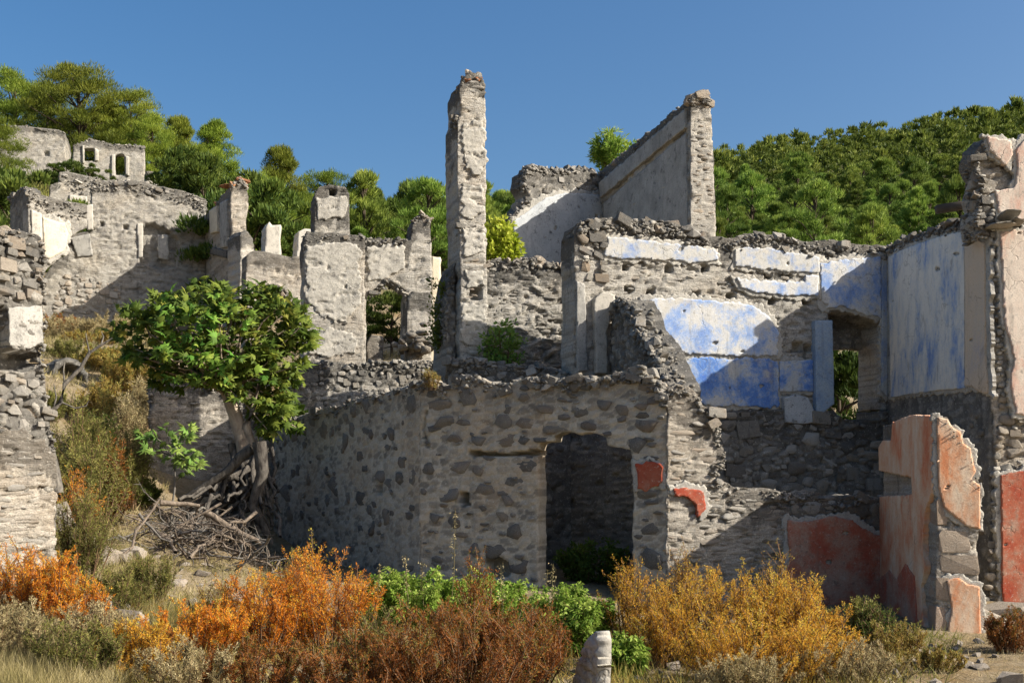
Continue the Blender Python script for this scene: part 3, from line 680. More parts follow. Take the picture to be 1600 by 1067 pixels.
cap(w3, f3, [(1497, 684), (1512, 716), (1527, 740), (1528, 756)], 7, ('warm_rock', 'grey_stone'), .04, .09, .5, 32)

# ------------------------------------------------------------------ the blue house
f4 = Frame((900, 18.0), (1386, 19.65)); f4R = Frame((1386, 19.65), (1546, 16.0)); _q = P(1544, 0, 15.95); f4E = Frame((_q.x, _q.y), (_q.x + .998, _q.y + .066), world=True)
T = thing('blue_house', 'roofless two storey house with flaking blue and white plaster inside', 'ruined house', f4.at(2.5, .2))
o4 = [(898, 640), (897, 366), (902, 350), (918, 343), (950, 341), (1000, 343), (1040, 346), (1070, 356), (1100, 366), (1140, 372), (1180, 364), (1222, 368), (1260, 378), (1300, 374), (1340, 382), (1387, 384), (1387, 640),
      (1372, 640), (1373, 512), (1378, 504), (1345, 493), (1312, 484), (1292, 490), (1299, 506), (1298, 640)]
ph = lambda x, y, r=5: ([(x - r, y - r), (x + r, y - r), (x + r, y + r), (x - r, y + r)], .22)
w4 = wall(T, f4, o4, 'course_stone', 'course', thick=.6, recess=[ph(977, 418), ph(1045, 420), ph(1100, 420), ph(1142, 464, 6), ph(1087, 462, 6), ph(1018, 455), ph(1200, 463), ph(1260, 470, 6), ph(1245, 542, 8), ph(1262, 545, 6), ph(1201, 430), ph(1230, 434), ph(1205, 470, 6), ph(982, 452, 6)])
o4b = [(895, 980), (895, 641), (1298, 641), (1310, 655), (1372, 657), (1372, 641), (1387, 641), (1387, 980)]
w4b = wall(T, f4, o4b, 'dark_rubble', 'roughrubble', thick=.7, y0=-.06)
stones(w4b, f4, [(1110, 800), (1110, 642), (1296, 642), (1310, 660), (1386, 660), (1386, 800)], 150, ['cap_stone', 'grey_stone', 'dark_stone'], .08, .34, (1.0, 2.2), y0=-.06, seed=41, proud=.05)
stones(w4, f4, [(945, 470), (945, 402), (1280, 402), (1280, 470)], 100, ['grey_stone'], .05, .15, (2.5, 5), seed=42, proud=.006, avoid=[[(x - 8, y - 8), (x + 8, y - 8), (x + 8, y + 8), (x - 8, y + 8)] for x, y in [(977, 418), (1045, 420), (1100, 420), (1142, 464), (1087, 462), (1018, 455), (1200, 463), (1260, 470)]])
cap(w4, f4, o4[2:16], 200, ('cap_stone', 'cap_stone', 'dark_stone', 'grey_stone'), .08, .26, .5, 43, band=.16)
stones(w4, f4, [(900, 360), (948, 356), (950, 440), (925, 445), (905, 440)], 70, ['cap_stone', 'dark_stone'], .07, .24, seed=44, proud=.07)
wt = [('blue', 0)]
patch(w4, f4, [(946, 371), (975, 372), (1000, 376), (1060, 383), (1114, 390), (1121, 408), (1080, 410), (1040, 407), (990, 405), (945, 402)], 'pale_blue_plaster')
patch(w4, f4, [(1147, 390), (1180, 387), (1220, 393), (1280, 402), (1278, 426), (1220, 424), (1147, 417)], 'pale_blue_plaster')
patch(w4, f4, [(1147, 435), (1200, 440), (1256, 443), (1256, 430), (1276, 432), (1276, 462), (1230, 463), (1190, 458), (1160, 452)], 'blue_plaster', .06)
patch(w4, f4, [(986, 482), (1005, 470), (1022, 466), (1100, 470), (1150, 473), (1185, 484), (1204, 502), (1213, 518), (1212, 556), (1130, 556), (1085, 553), (1064, 550), (1040, 535), (1010, 515), (1000, 505)], 'blue_plaster', .06)
patch(w4, f4, [(1054, 577), (1062, 561), (1130, 560), (1212, 562), (1214, 636), (1160, 635), (1100, 634), (1075, 612)], 'deep_blue_plaster', .055)
patch(w4, f4, [(1216, 565), (1268, 563), (1269, 612), (1216, 612)], 'deep_blue_plaster', .05, 1)
patch(w4b, f4, [(1218, 622), (1236, 617), (1256, 622), (1266, 642), (1264, 660), (1250, 663), (1222, 660)], 'mottled_plaster', .12, 1)
patch(w4, f4, [(1268, 503), (1295, 502), (1298, 632), (1285, 642), (1270, 650)], 'pilaster_blue', .11, 1)
patch(w4, f4, [(1279, 412), (1320, 406), (1374, 402), (1375, 498), (1340, 489), (1312, 478), (1290, 484), (1282, 470)], 'blue_plaster', .05)
patch(w4, f4, [(1375, 402), (1386, 402), (1386, 622), (1375, 612)], 'grey_blue_plaster', .06, 1)
patch(w4, f4, [(925, 470), (938, 458), (956, 462), (958, 480), (944, 520), (946, 584), (928, 584)], 'white_plaster', .1, 1.4)
patch(w4, f4, [(899, 440), (912, 446), (916, 580), (901, 582)], 'grey_plaster', .06, 1.4)
# lintel course at the back of the doorway
wl = wall(T, Frame((1275, 19.86), (1384, 20.23)), [(1270, 548), (1270, 470), (1390, 470), (1390, 552), (1330, 545)], 'dark_rubble', 'roughrubble', thick=.15, name='lintel')
o4R = [(1386, 980), (1386, 386), (1420, 372), (1460, 357), (1500, 346), (1528, 338), (1546, 346), (1546, 980)]
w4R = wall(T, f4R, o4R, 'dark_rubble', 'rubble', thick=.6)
cap(w4R, f4R, o4R[1:7], 70, ('cap_stone', 'dark_stone'), .09, .24, .4, 45)
pR = patch(w4R, f4R, [(1392, 402), (1420, 388), (1460, 374), (1500, 363), (1511, 362), (1512, 606), (1480, 609), (1440, 614), (1396, 621)], 'streaked_plaster', .05, 1.6)
patch(w4R, f4R, [(1513, 378), (1530, 372), (1543, 380), (1545, 560), (1549, 616), (1536, 612), (1524, 604), (1513, 602)], 'ochre_plaster', .055, 1.6)
stones(w4R, f4R, [(1395, 900), (1395, 640), (1540, 625), (1540, 900)], 70, ['dark_stone', 'cap_stone'], .1, .3, seed=46, proud=.03)
o4E = [(1548, 990), (1556, 760), (1552, 660), (1550, 600), (1556, 560), (1554, 500), (1550, 430), (1548, 380), (1540, 350), (1660, 350), (1660, 990)]
w4E = wall(T, f4E, o4E, 'pale_course', 'course', thick=.2, rough=5, y0=.02)
o4S = [(1526, 368), (1522, 345), (1530, 322), (1526, 300), (1536, 285), (1524, 262), (1523, 238), (1534, 222), (1545, 212), (1572, 219), (1582, 232), (1590, 216), (1620, 205), (1660, 205), (1660, 349), (1560, 349), (1548, 372)]
wS_ = wall(T, f4E, o4S, 'pale_course', 'course', thick=.42, rough=5, sideamp=.12, y0=.02)
patch(wS_, f4E, [(1538, 216), (1575, 222), (1579, 244), (1568, 262), (1552, 246), (1542, 234)], 'white_red_plaster', .07, 2)
patch(wS_, f4E, [(1550, 300), (1580, 296), (1587, 262), (1584, 236), (1600, 218), (1658, 210), (1658, 348), (1562, 346)], 'white_red_plaster', .07, 3)
patch(w4E, f4E, [(1560, 364), (1658, 358), (1658, 655), (1583, 648), (1576, 600), (1580, 560), (1566, 500), (1562, 440)], 'white_red_plaster', .09, 3)
patch(w4E, f4E, [(1559, 742), (1600, 734), (1658, 730), (1658, 946), (1562, 944), (1561, 850)], 'red_plaster', .09, 2)
stones(w4E, f4E, [(1530, 980), (1556, 640), (1600, 650), (1600, 740), (1556, 740), (1560, 960)], 55, ['warm_rock', 'cap_stone'], .07, .2, seed=47, proud=.04)
stones(wS_, f4E, [(1528, 375), (1522, 345), (1530, 262), (1545, 280), (1560, 375)], 70, ['warm_rock', 'cap_stone'], .05, .14, seed=48, proud=.05)
stones(w4E, f4E, [(1548, 380), (1562, 376), (1576, 640), (1556, 640)], 40, ['grey_stone', 'warm_rock'], .05, .11, seed=49, proud=.03)
cap(wS_, f4E, [(1526, 236), (1525, 262), (1535, 285), (1527, 300), (1529, 322), (1523, 345), (1527, 366)], 40, ('warm_rock', 'cap_stone', 'grey_stone'), .06, .2, .5, 69)
for (x, y, sx, sz) in [(1568, 342, .3, .06), (1556, 357, .36, .05), (1580, 352, .2, .05)]:
    u, z = f4E.uz(x, y); put_stone(w4E, 'grey_stone', u, -.12, z, sx, .4, sz)
me = mesh_np('beam', [(x, y, z) for x in (-.5, .5) for y in (-.07, .07) for z in (-.06, .06)], [(0, 1, 3, 2), (4, 6, 7, 5), (0, 4, 5, 1), (2, 3, 7, 6), (0, 2, 6, 4), (1, 5, 7, 3)])
bo = link('beam', me, 'old_wood', T); bo.location = P(1512, 320, 18.2) - T.location; bo.rotation_euler = (0, -.15, 0)

# ------------------------------------------------------------------ coursed wall and the tall thin tower
f5 = Frame((714, 19.35), (905, 20.0))
T = thing('coursed_wall', 'sunlit wall of wavy stacked stones between the tall tower and the blue house', 'wall', f5.at(1, 3.8))
o5 = [(758, 640), (758, 412), (775, 406), (800, 409), (830, 405), (860, 410), (885, 414), (906, 420), (910, 640)]
w5 = wall(T, f5, o5, 'course_stone', 'wavy', thick=.5, recess=[ph(741, 460, 8)], amp=1.3)
cap(w5, f5, o5[1:8], 60, ('cap_stone', 'warm_rock'), .07, .2, .45, 51)
stones(w5, f5, o5, 170, ['grey_stone'], .06, .16, (2.4, 5.5), seed=52, proud=.02, chunk=False)
T = thing('stone_tower', 'tall thin stone chimney stub rising alone against the sky', 'chimney', f5.at(.1, 3.8))
o5t = [(716, 640), (716, 560), (718, 440), (716, 402), (716, 352), (714, 300), (712, 240), (713, 192), (717, 182), (716, 140), (722, 124), (732, 115), (742, 117), (752, 125), (757, 132), (757, 240), (758, 348), (754, 352), (759, 360), (759, 640)]
w5t = wall(T, f5, o5t, 'course_stone', 'course', thick=.8, recess=[ph(741, 460, 8)], y0=-.06, stain_h=.4)
stones(w5t, f5, o5t, 70, ['grey_stone', 'warm_rock'], .06, .17, (2.2, 4.5), y0=-.06, seed=53, proud=.008)
cap(w5t, f5, [(716, 140), (724, 122), (735, 114), (756, 130)], 26, ('warm_rock', 'red_tile', 'cap_stone'), .08, .2, .7, 54)
cap(w5t, f5, [(713, 180), (713, 190)], 6, ('cap_stone',), .1, .22, .5, 55); cap(w5t, f5, [(716, 352), (756, 350)], 12, ('cap_stone', 'grey_stone'), .08, .18, .1, 56)
for q in ([(722, 196), (754, 190), (756, 262), (742, 275), (724, 268)], [(720, 288), (752, 292), (756, 330), (735, 344), (719, 338)], [(722, 358), (756, 362), (757, 398), (722, 400)], [(722, 420), (752, 424), (756, 448), (728, 452)], [(720, 480), (758, 476), (757, 545), (730, 556), (720, 530)]):
    patch(w5t, f5, q, 'lime_render', .085, 6)
wb = wall(T, f5, [(700, 640), (702, 470), (708, 430), (716, 405), (716, 640)], 'dark_rubble', 'roughrubble', thick=.9, y0=.2, name='buttress')
cap(wb, f5, [(700, 520), (702, 470), (708, 430), (716, 405)], 22, ('cap_stone',), .08, .2, .6, 57, y0=.2)

# ------------------------------------------------------------------ terrace wall below them
f13 = Frame((430, 20.7), (714, 21.7)); f13R = Frame((700, 19.2), (912, 18.1))
T = thing('terrace_wall', 'long low rubble terrace wall behind the front house, below the tower', 'wall', f13.at(3, 2.5))
o13 = [(425, 760), (440, 650), (452, 615), (460, 590), (470, 568), (520, 566), (560, 570), (600, 564), (640, 568), (700, 562), (716, 562), (716, 760)]
w13 = wall(T, f13, o13, 'course_stone', 'roughrubble', thick=.6, rough=4)
stones(w13, f13, [(460, 640), (470, 580), (640, 575), (712, 572), (712, 640)], 120, ['grey_stone', 'grey_stone', 'cap_stone'], .07, .22, seed=61, proud=.04)
cap(w13, f13, o13[2:11], 90, ('cap_stone', 'grey_stone'), .08, .22, .5, 62)
o13R = [(700, 760), (700, 562), (740, 560), (780, 572), (830, 572), (880, 584), (912, 586), (912, 760)]
w13R = wall(T, f13R, o13R, 'course_stone', 'roughrubble', thick=.5, rough=4)
stones(w13R, f13R, [(702, 620), (702, 575), (780, 580), (900, 592), (900, 620)], 60, ['grey_stone', 'cap_stone'], .07, .22, seed=67, proud=.04)
cap(w13R, f13R, o13R[1:7], 60, ('cap_stone', 'grey_stone'), .08, .22, .4, 68)

# ------------------------------------------------------------------ tall corner ruin
a6 = P(1080, 0, 25.0); f6 = Frame((a6.x, a6.y), (a6.x + .97 * .57, a6.y + .25 * .57), world=True); f6L = Frame((937, 30.9), (1080, 25.0)); f6B = Frame((790, 29.2), (946, 31.0))
T = thing('corner_ruin', 'tall corner of a ruin with a steep sloping wall head behind the blue house', 'ruined house', f6.at(0, 4))
o6 = [(1080, 480), (1079, 300), (1078, 168), (1080, 152), (1090, 146), (1102, 148), (1110, 158), (1112, 200), (1117, 300), (1121, 480)]
w6 = wall(T, f6, o6, 'course_stone', 'course', thick=6.2, rough=2, sideamp=.1)
patch_on(w6, f6, f6L, [(946, 318), (1000, 272), (1075, 208), (1078, 420), (946, 420)], 'grey_plaster', .05, 2)
patch_on(w6, f6, f6L, [(940, 286), (1000, 236), (1076, 170), (1076, 200), (1000, 262), (942, 310)], 'grey_plaster', .09, 2)
cap(w6, f6, [(1079, 156), (1090, 147), (1108, 154)], 100, ('cap_stone', 'warm_rock'), .1, .28, 8.4, 63)
stones(w6, f6, o6, 60, ['grey_stone', 'warm_rock'], .08, .2, (2, 4), seed=64, proud=.015)
o6B = [(792, 480), (792, 350), (800, 336), (815, 322), (826, 306), (817, 290), (820, 270), (832, 258), (850, 264), (880, 266), (900, 264), (918, 262), (930, 270), (946, 276), (946, 480)]
w6B = wall(T, f6B, o6B, 'dark_rubble', 'roughrubble', thick=.6, rough=4)
cap(w6B, f6B, o6B[1:14], 60, ('cap_stone', 'grey_stone'), .1, .34, .5, 65)
stones(w6B, f6B, [(822, 305), (822, 275), (940, 275), (940, 300)], 50, ['cap_stone', 'grey_stone'], .1, .3, seed=66, proud=.04)
patch(w6B, f6B, [(800, 420), (800, 345), (822, 332), (850, 310), (880, 302), (944, 306), (944, 420)], 'mottled_plaster', .07, 2)

# ------------------------------------------------------------------ house with the square chimney
f7 = Frame((473, 24.1), (692, 24.9))
T = thing('chimney_house', 'ruined house front with a stout square chimney and a broken doorway', 'ruined house', f7.at(1.5, 4.3))
w7a = wall(T, f7, [(473, 640), (473, 374), (478, 364), (520, 366), (567, 371), (568, 640)], 'course_stone', 'course', thick=.7, y0=-.18)
o7 = [(567, 640), (567, 373), (600, 374), (641, 376), (645, 346), (652, 337), (662, 334), (672, 340), (674, 400), (676, 640), (634, 640), (634, 466), (637, 455), (622, 446), (608, 438), (594, 446), (576, 456), (572, 470), (572, 640)]
w7b = wall(T, f7, o7, 'course_stone', 'course', thick=.6)
w7c = wall(T, f7, [(490, 380), (491, 304), (497, 294), (518, 291), (538, 294), (545, 304), (546, 380)], 'course_stone', 'course', thick=.75, y0=-.1, name='chimney', recess=[ph(519, 303, 4)], stain_h=1.2, rough=1.5)
w7d = wall(T, f7, [(634, 640), (634, 470), (640, 458), (671, 458), (672, 640)], 'course_stone', 'course', thick=.5, y0=-.2, name='door_jamb')
patch(w7d, f7, [(636, 470), (668, 462), (668, 525), (640, 530)], 'grey_plaster', .04, 1)
w7e = wall(T, f7, [(573, 640), (574, 535), (582, 522), (600, 524), (601, 640)], 'pale_course', 'course', thick=.4, y0=.1, name='door_sill')
w7f = wall(T, Frame((673, 25.6), (697, 25.7)), [(673, 600), (673, 400), (690, 402), (694, 600)], 'cream_plaster', 'plaster', thick=.4)
for q in ([(476, 385), (520, 380), (560, 390), (562, 470), (540, 505), (500, 500), (478, 470)], [(480, 520), (530, 515), (558, 530), (556, 556), (484, 556)]): patch(w7a, f7, q, 'lime_render', .205, 7, thick=.05)
for q in ([(572, 385), (630, 384), (632, 420), (600, 436), (574, 440)], [(494, 310), (540, 308), (541, 340), (496, 346)]): patch(w7b if q[0][0] > 560 else w7c, f7, q, 'lime_render', .03 if q[0][0] > 560 else .125, 6)
cap(w7a, f7, [(473, 372), (567, 371)], 30, ('cap_stone', 'dark_stone'), .07, .18, .5, 71, y0=-.15); cap(w7b, f7, [(570, 373), (640, 375)], 24, ('cap_stone',), .07, .18, .5, 72)
cap(w7b, f7, [(645, 344), (660, 334), (673, 342)], 14, ('cap_stone', 'warm_rock'), .08, .2, .5, 73)
cap(w7b, f7, [(576, 458), (594, 446), (608, 438), (622, 446), (640, 458)], 16, ('cap_stone',), .08, .24, .4, 74)
cap(w7c, f7, [(497, 294), (518, 291), (540, 296)], 12, ('warm_rock', 'red_tile'), .08, .2, .6, 75)
stones(w7a, f7, [(475, 560), (475, 380), (565, 380), (565, 560)], 60, ['grey_stone'], .06, .16, (2.5, 5), y0=-.18, seed=76, proud=.003)
T = thing('rubble_heap', 'heap of dark stones at the foot of the jamb beside the slim tower', 'stones', P(660, 550, 24.3))
for k in range(34):
    r_ = rng; o = put_stone(T, r_.choice(('cap_stone', 'dark_stone')), r_.gauss(0, .32), r_.uniform(-.3, .3), abs(r_.gauss(0, .22)), r_.uniform(.12, .3), .2, r_.uniform(.1, .2))

# ------------------------------------------------------------------ wall with two white posts
f12 = Frame((384, 30.0), (482, 30.7))
T = thing('arched_wall', 'pale wall with a low arch and two white posts on its head', 'wall', f12.at(1, 5.5))
w12 = wall(T, f12, [(384, 560), (384, 400), (398, 391), (430, 397), (480, 403), (480, 560), (454, 560), (452, 466), (442, 452), (424, 446), (408, 450), (401, 464), (401, 560)], 'pale_course', 'far', thick=.5)
wall(T, f12, [(413, 396), (415, 356), (421, 346), (426, 352), (440, 351), (440, 400)], 'white_plaster', 'plaster', thick=.45, name='post', y0=.03)
wall(T, f12, [(463, 402), (467, 362), (476, 357), (488, 358), (488, 403)], 'white_plaster', 'plaster', thick=.45, name='post', y0=.03)
cap(w12, f12, [(401, 464), (408, 450), (424, 446), (442, 452), (452, 466)], 14, ('warm_rock', 'dark_stone'), .1, .25, .3, 78)

# ------------------------------------------------------------------ hillside house
f8 = Frame((140, 40.0), (322, 41.5)); a8 = P(361, 0, 37.2); f8L = Frame((320, 41.6), (361, 37.2)); f8G = Frame((a8.x, a8.y), (a8.x + f8L.N.x * .62, a8.y + f8L.N.y * .62), world=True)
T = thing('hillside_house', 'large pale ruined house on the hillside above the fig tree', 'ruined house', f8.at(1, 8))
o8 = [(50, 560), (66, 470), (70, 430), (86, 408), (106, 398), (110, 366), (146, 360), (143, 330), (142, 286), (150, 278), (160, 284), (200, 283), (232, 287), (262, 294), (290, 300), (322, 312), (322, 560)]
w8 = wall(T, f8, o8, 'far_stone', 'far', rough=1.3, thick=.7, recess=[([(219, 412), (220, 356), (234, 348), (252, 354), (270, 366), (279, 374), (276, 416), (252, 420)], .3), ph(160, 350, 3), ph(196, 355, 3)], cell=2.2)
cap(w8, f8, o8[8:16], 120, ('cap_stone', 'grey_stone'), .10, .26, .6, 81, band=.35)
patch(w8, f8, [(214, 350), (223, 350), (223, 402), (216, 404)], 'white_plaster', .06, 1); patch(w8, f8, [(246, 368), (262, 368), (263, 408), (247, 404)], 'white_plaster', .06, 1)
patch(w8, f8, [(110, 372), (140, 366), (146, 400), (120, 402)], 'grey_plaster', .06, 1); patch(w8, f8, [(134, 322), (145, 320), (146, 360), (136, 360)], 'white_plaster', .08, 1)
stones(w8, f8, [(80, 470), (100, 425), (180, 440), (200, 480), (200, 510), (80, 510)], 150, ['warm_rock', 'grey_stone'], .10, .28, (1, 1.8), seed=82, proud=.05)
stones(w8, f8, [(230, 350), (250, 352), (282, 374), (276, 380), (250, 362)], 8, ['old_wood' if False else 'warm_rock'], .25, .5, (2, 4), seed=83, proud=.1)
w8g = wall(T, f8G, [(361, 560), (361, 296), (364, 284), (374, 279), (383, 284), (386, 300), (387, 330), (384, 348), (386, 560)], 'pale_course', 'far', thick=4.6, sideamp=.1)
for q, mt in (([(330, 330), (342, 322), (343, 362), (332, 366)], 'cream_plaster'), ([(347, 318), (358, 312), (358, 386), (348, 388)], 'grey_plaster'), ([(326, 385), (357, 392), (357, 404), (326, 396)], 'dark_rubble')):  # window holes drawn as flat patches, light and dark in them painted on
    patch_on(w8g, f8G, f8L, q, mt, .08, 1)
for k in range(8):
    u, z = f8G.uz(363 + k * 2.8, 283); put_stone(w8g, 'red_tile', u, rng.uniform(.1, 1.2), z + .05, .5, .4, .1, name='roof_tile')
cap(w8g, f8G, [(361, 290), (374, 280), (386, 290)], 26, ('warm_rock', 'red_tile'), .14, .3, 4.5, 84)
w8s = wall(T, Frame((374, 35.5), (395, 35.8)), [(374, 560), (375, 366), (384, 358), (396, 372), (397, 560)], 'course_stone', 'far', thick=.8)
f8A = Frame((44, 37.5), (140, 38.8)); 
T = thing('annex_house', 'small roofless annex with a yellowish plastered wall beside the hillside house', 'ruined house', f8A.at(0, 8))
oA = [(44, 440), (44, 300), (50, 294), (60, 303), (90, 312), (136, 320), (136, 356), (122, 362), (108, 372), (104, 394), (84, 412), (70, 424), (66, 440)]
wA = wall(T, f8A, oA, 'far_stone', 'far', rough=1.3, thick=.5)
cap(wA, f8A, oA[1:6], 60, ('cap_stone', 'grey_stone'), .08, .22, .4, 85, band=.5)
patch(wA, f8A, [(66, 340), (100, 350), (106, 366), (100, 392), (76, 406), (68, 400)], 'cream_plaster', .07, 1); patch(wA, f8A, [(48, 328), (64, 334), (65, 384), (50, 380)], 'white_plaster', .06, 1)
fAL = Frame((16, 40.5), (44, 37.6))
wAL = wall(T, fAL, [(16, 440), (16, 306), (36, 292), (44, 298), (44, 440)], 'dark_rubble', 'far', thick=.4)
cap(wAL, fAL, [(16, 306), (36, 292), (44, 298)], 12, ('cap_stone',), .14, .3, .3, 86)
# walls higher up
f9b = Frame((78, 58), (232, 60)); T = thing('garden_wall', 'stepped dark rubble wall just below the two topmost ruins', 'wall', f9b.at(0, 14))
w9b = wall(T, f9b, [(70, 360), (78, 290), (92, 285), (92, 270), (100, 268), (140, 276), (160, 282), (228, 284), (228, 268), (240, 268), (258, 280), (300, 300), (330, 312), (330, 360)], 'far_stone', 'far', rough=1.3, thick=.7, cell=2.2)
cap(w9b, f9b, [(92, 270), (140, 276), (228, 284), (258, 280), (320, 308)], 90, ('cap_stone', 'dark_stone', 'grey_stone'), .16, .42, .5, 87, band=.9)
patch(w9b, f9b, [(108, 305), (136, 308), (136, 325), (110, 325)], 'white_plaster', .07, 1)
f9 = Frame((-40, 76), (104, 77.5)); T = thing('upper_ruin', 'blank square grey ruin high on the left hillside among pines', 'ruined house', f9.at(2, 20))
w9 = wall(T, f9, [(-60, 320), (-60, 205), (0, 196), (40, 197), (92, 203), (102, 208), (103, 320)], 'far_stone', 'far', rough=1.3, thick=3.5, cell=2.2, recess=[ph(73, 240, 3)])
cap(w9, f9, [(0, 196), (40, 197), (102, 208)], 20, ('cap_stone',), .12, .28, 1, 88)
f10 = Frame((112, 74), (230, 75.5)); T = thing('upper_house', 'ruined house with two small windows high on the hillside', 'ruined house', f10.at(2, 20))
w10 = wall(T, f10, [(112, 330), (114, 228), (128, 224), (140, 216), (150, 220), (176, 226), (226, 228), (228, 330)], 'far_stone', 'far', rough=1.3, thick=.7, cell=2.2, holes=[[(132, 252), (132, 232), (147, 232), (148, 252)], [(181, 274), (180, 244), (186, 240), (194, 242), (196, 274)]])
for q in ([(129, 256), (128, 228), (132, 228), (132, 256)], [(148, 252), (148, 232), (154, 236), (154, 252)], [(174, 276), (174, 242), (180, 242), (180, 276)], [(196, 274), (196, 244), (202, 246), (202, 276)]):
    patch(w10, f10, q, 'white_plaster', .1, .8, name='window_frame')
cap(w10, f10, [(114, 228), (140, 216), (176, 226), (226, 228)], 30, ('cap_stone', 'grey_stone'), .12, .28, .6, 89)

# ------------------------------------------------------------------ near wall at the picture's left edge
f11 = Frame((-90, 11.4), (85, 12.3))
T = thing('corner_wall', 'tall broken corner of a rubble wall close by on the left', 'wall', f11.at(1, 1))
o11 = [(-90, 930), (-90, 360), (-20, 362), (20, 360), (46, 366), (62, 372), (67, 392), (64, 430), (67, 470), (66, 520), (62, 560), (66, 590), (70, 640), (82, 700), (84, 760), (82, 860), (84, 930)]
w11 = wall(T, f11, o11, 'dark_rubble', 'roughrubble', thick=.6, rough=5, recess=[([(-90, 474), (8, 478), (10, 545), (60, 552), (66, 566), (40, 580), (-90, 575)], .28)])
o11l = [(-90, 930), (-90, 690), (-40, 676), (-10, 662), (12, 676), (30, 668), (48, 682), (66, 684), (76, 706), (83, 722), (83, 930)]
w11b = wall(T, f11, o11l, 'pale_course', 'course', thick=.4, y0=-.06, name='wall_face', rough=9)
stones(w11, f11, [(-90, 680), (-90, 364), (60, 374), (64, 470), (-90, 470)], 230, ['cap_stone', 'cap_stone', 'warm_rock', 'grey_stone'], .05, .17, seed=91, proud=.06, chunk=True)
stones(w11, f11, [(-90, 680), (-90, 580), (60, 585), (68, 670), (40, 680)], 150, ['cap_stone', 'cap_stone', 'warm_rock', 'grey_stone'], .05, .17, seed=92, proud=.06, chunk=True)
stones(w11b, f11, [(-90, 860), (-90, 690), (70, 700), (80, 860)], 50, ['grey_stone', 'warm_rock'], .05, .14, (2.5, 5.5), y0=-.07, seed=93, proud=.004)
cap(w11, f11, o11[2:9], 40, ('cap_stone', 'warm_rock'), .07, .18, .5, 94); cap(w11, f11, o11[8:14], 30, ('cap_stone', 'warm_rock'), .06, .16, .5, 95)
patch(w11, f11, [(10, 482), (62, 478), (64, 536), (40, 545), (12, 540)], 'grey_plaster', .05, 2, thick=.3)

# ------------------------------------------------------------------ grey wall remnants behind the fig tree
f14 = Frame((183, 21.0), (400, 21.9))
T = thing('low_wall', 'low pale wall remnant stepping up in the shade behind the fig tree', 'wall', f14.at(1, 2))
o14 = [(183, 830), (186, 700), (205, 688), (236, 684), (234, 600), (246, 582), (270, 580), (310, 588), (350, 610), (400, 640), (440, 660), (440, 830)]
w14 = wall(T, f14, o14, 'pale_course', 'course', thick=.5, rough=3.5)
stones(w14, f14, o14, 40, ['grey_stone'], .06, .18, (2.2, 4.5), seed=96, proud=.02)
cap(w14, f14, o14[1:11], 40, ('cap_stone', 'grey_stone'), .08, .2, .4, 97)

# ------------------------------------------------------------------ stone post in the foreground
f16 = Frame((893, 9.6), (932, 9.15))
T = thing('stone_post', 'narrow upright stone slab among the rust shrubs at the very front', 'stone', f16.at(.1, 0))
w16 = wall(T, f16, [(890, 1130), (897, 1060), (905, 1022), (916, 1004), (926, 990), (933, 985), (936, 1000), (934, 1130)], 'white_plaster', 'far', thick=.11, name='slab', amp=.5, rough=4)
#@@PLANTS
# ------------------------------------------------------------------ vegetation helpers
def tubes(paths, k=5):
    co = []; q = []; 
    for pts, rad in paths:
        pts = [Vector(p) for p in pts]; n = len(pts); b0 = len(co)
        for i, p in enumerate(pts):
            d = (pts[min(i + 1, n - 1)] - pts[max(i - 1, 0)]).normalized()
            a = d.orthogonal().normalized() if abs(d.z) > .9 else d.cross(Vector((0, 0, 1))).normalized()
            c = d.cross(a)
            for j in range(k):
                t = 2 * math.pi * j / k; co.append(p + (a * math.cos(t) + c * math.sin(t)) * rad[i])
        for i in range(n - 1):
            for j in range(k):
                q.append((b0 + i * k + j, b0 + i * k + (j + 1) % k, b0 + (i + 1) * k + (j + 1) % k, b0 + (i + 1) * k + j))
    return np.array([tuple(c) for c in co]), np.array(q)
def tube_obj(name, paths, mat, parent=None, k=5, loc=None):
    co, q = tubes(paths, k); return link(name, mesh_np(name, co, q, smooth=True), mat, parent, loc)
def crooked(a, b, r0, r1, n=5, wob=.12, r=rng):
    a = Vector(a); b = Vector(b); L = (b - a).length; pts = []; rad = []
    for i in range(n + 1):
        t = i / n; w_ = wob * L * math.sin(math.pi * t) if wob else 0
        pts.append(a.lerp(b, t) + Vector((r.uniform(-1, 1), r.uniform(-1, 1), r.uniform(-1, 1))) * w_ * .6); rad.append(r0 + (r1 - r0) * t)
    return pts, rad
def unit(v): return v / (np.linalg.norm(v, axis=1, keepdims=True) + 1e-9)
def leaf_cards(p, d, ln, wd, rnd, droop=0, r=nr, broad=False):
    """rhombic leaves at p along d"""
    n = len(p); d = unit(d); s = unit(np.cross(d, r.normal(size=(n, 3))))
    ln = np.broadcast_to(ln, n)[:, None]; wd = np.broadcast_to(wd, n)[:, None]
    up = np.array([0, 0, 1.])
    tip = p + d * ln - up * ln * droop
    if not broad:   # a narrow leaf or needle: one face
        return np.stack([p - s * wd * .5, p + s * wd * .5, tip], 1).reshape(-1, 3), np.arange(3 * n).reshape(n, 3), np.repeat(rnd, 3)
    m = p + d * ln * .45
    return np.stack([p, m + s * wd * .5, tip, m - s * wd * .5], 1).reshape(-1, 3), np.arange(4 * n).reshape(n, 4), np.repeat(rnd, 4)
def faces(q): return dict(quads=q) if q.shape[1] == 4 else dict(tris=q)
def leaf_obj(name, p, d, ln, wd, rnd, mat, parent=None, droop=0, broad=False):
    co, q, a = leaf_cards(p, d, ln, wd, rnd, droop, broad=broad)
    return link(name, mesh_np(name, co, attrs={'rnd': a}, **faces(q)), mat, parent)
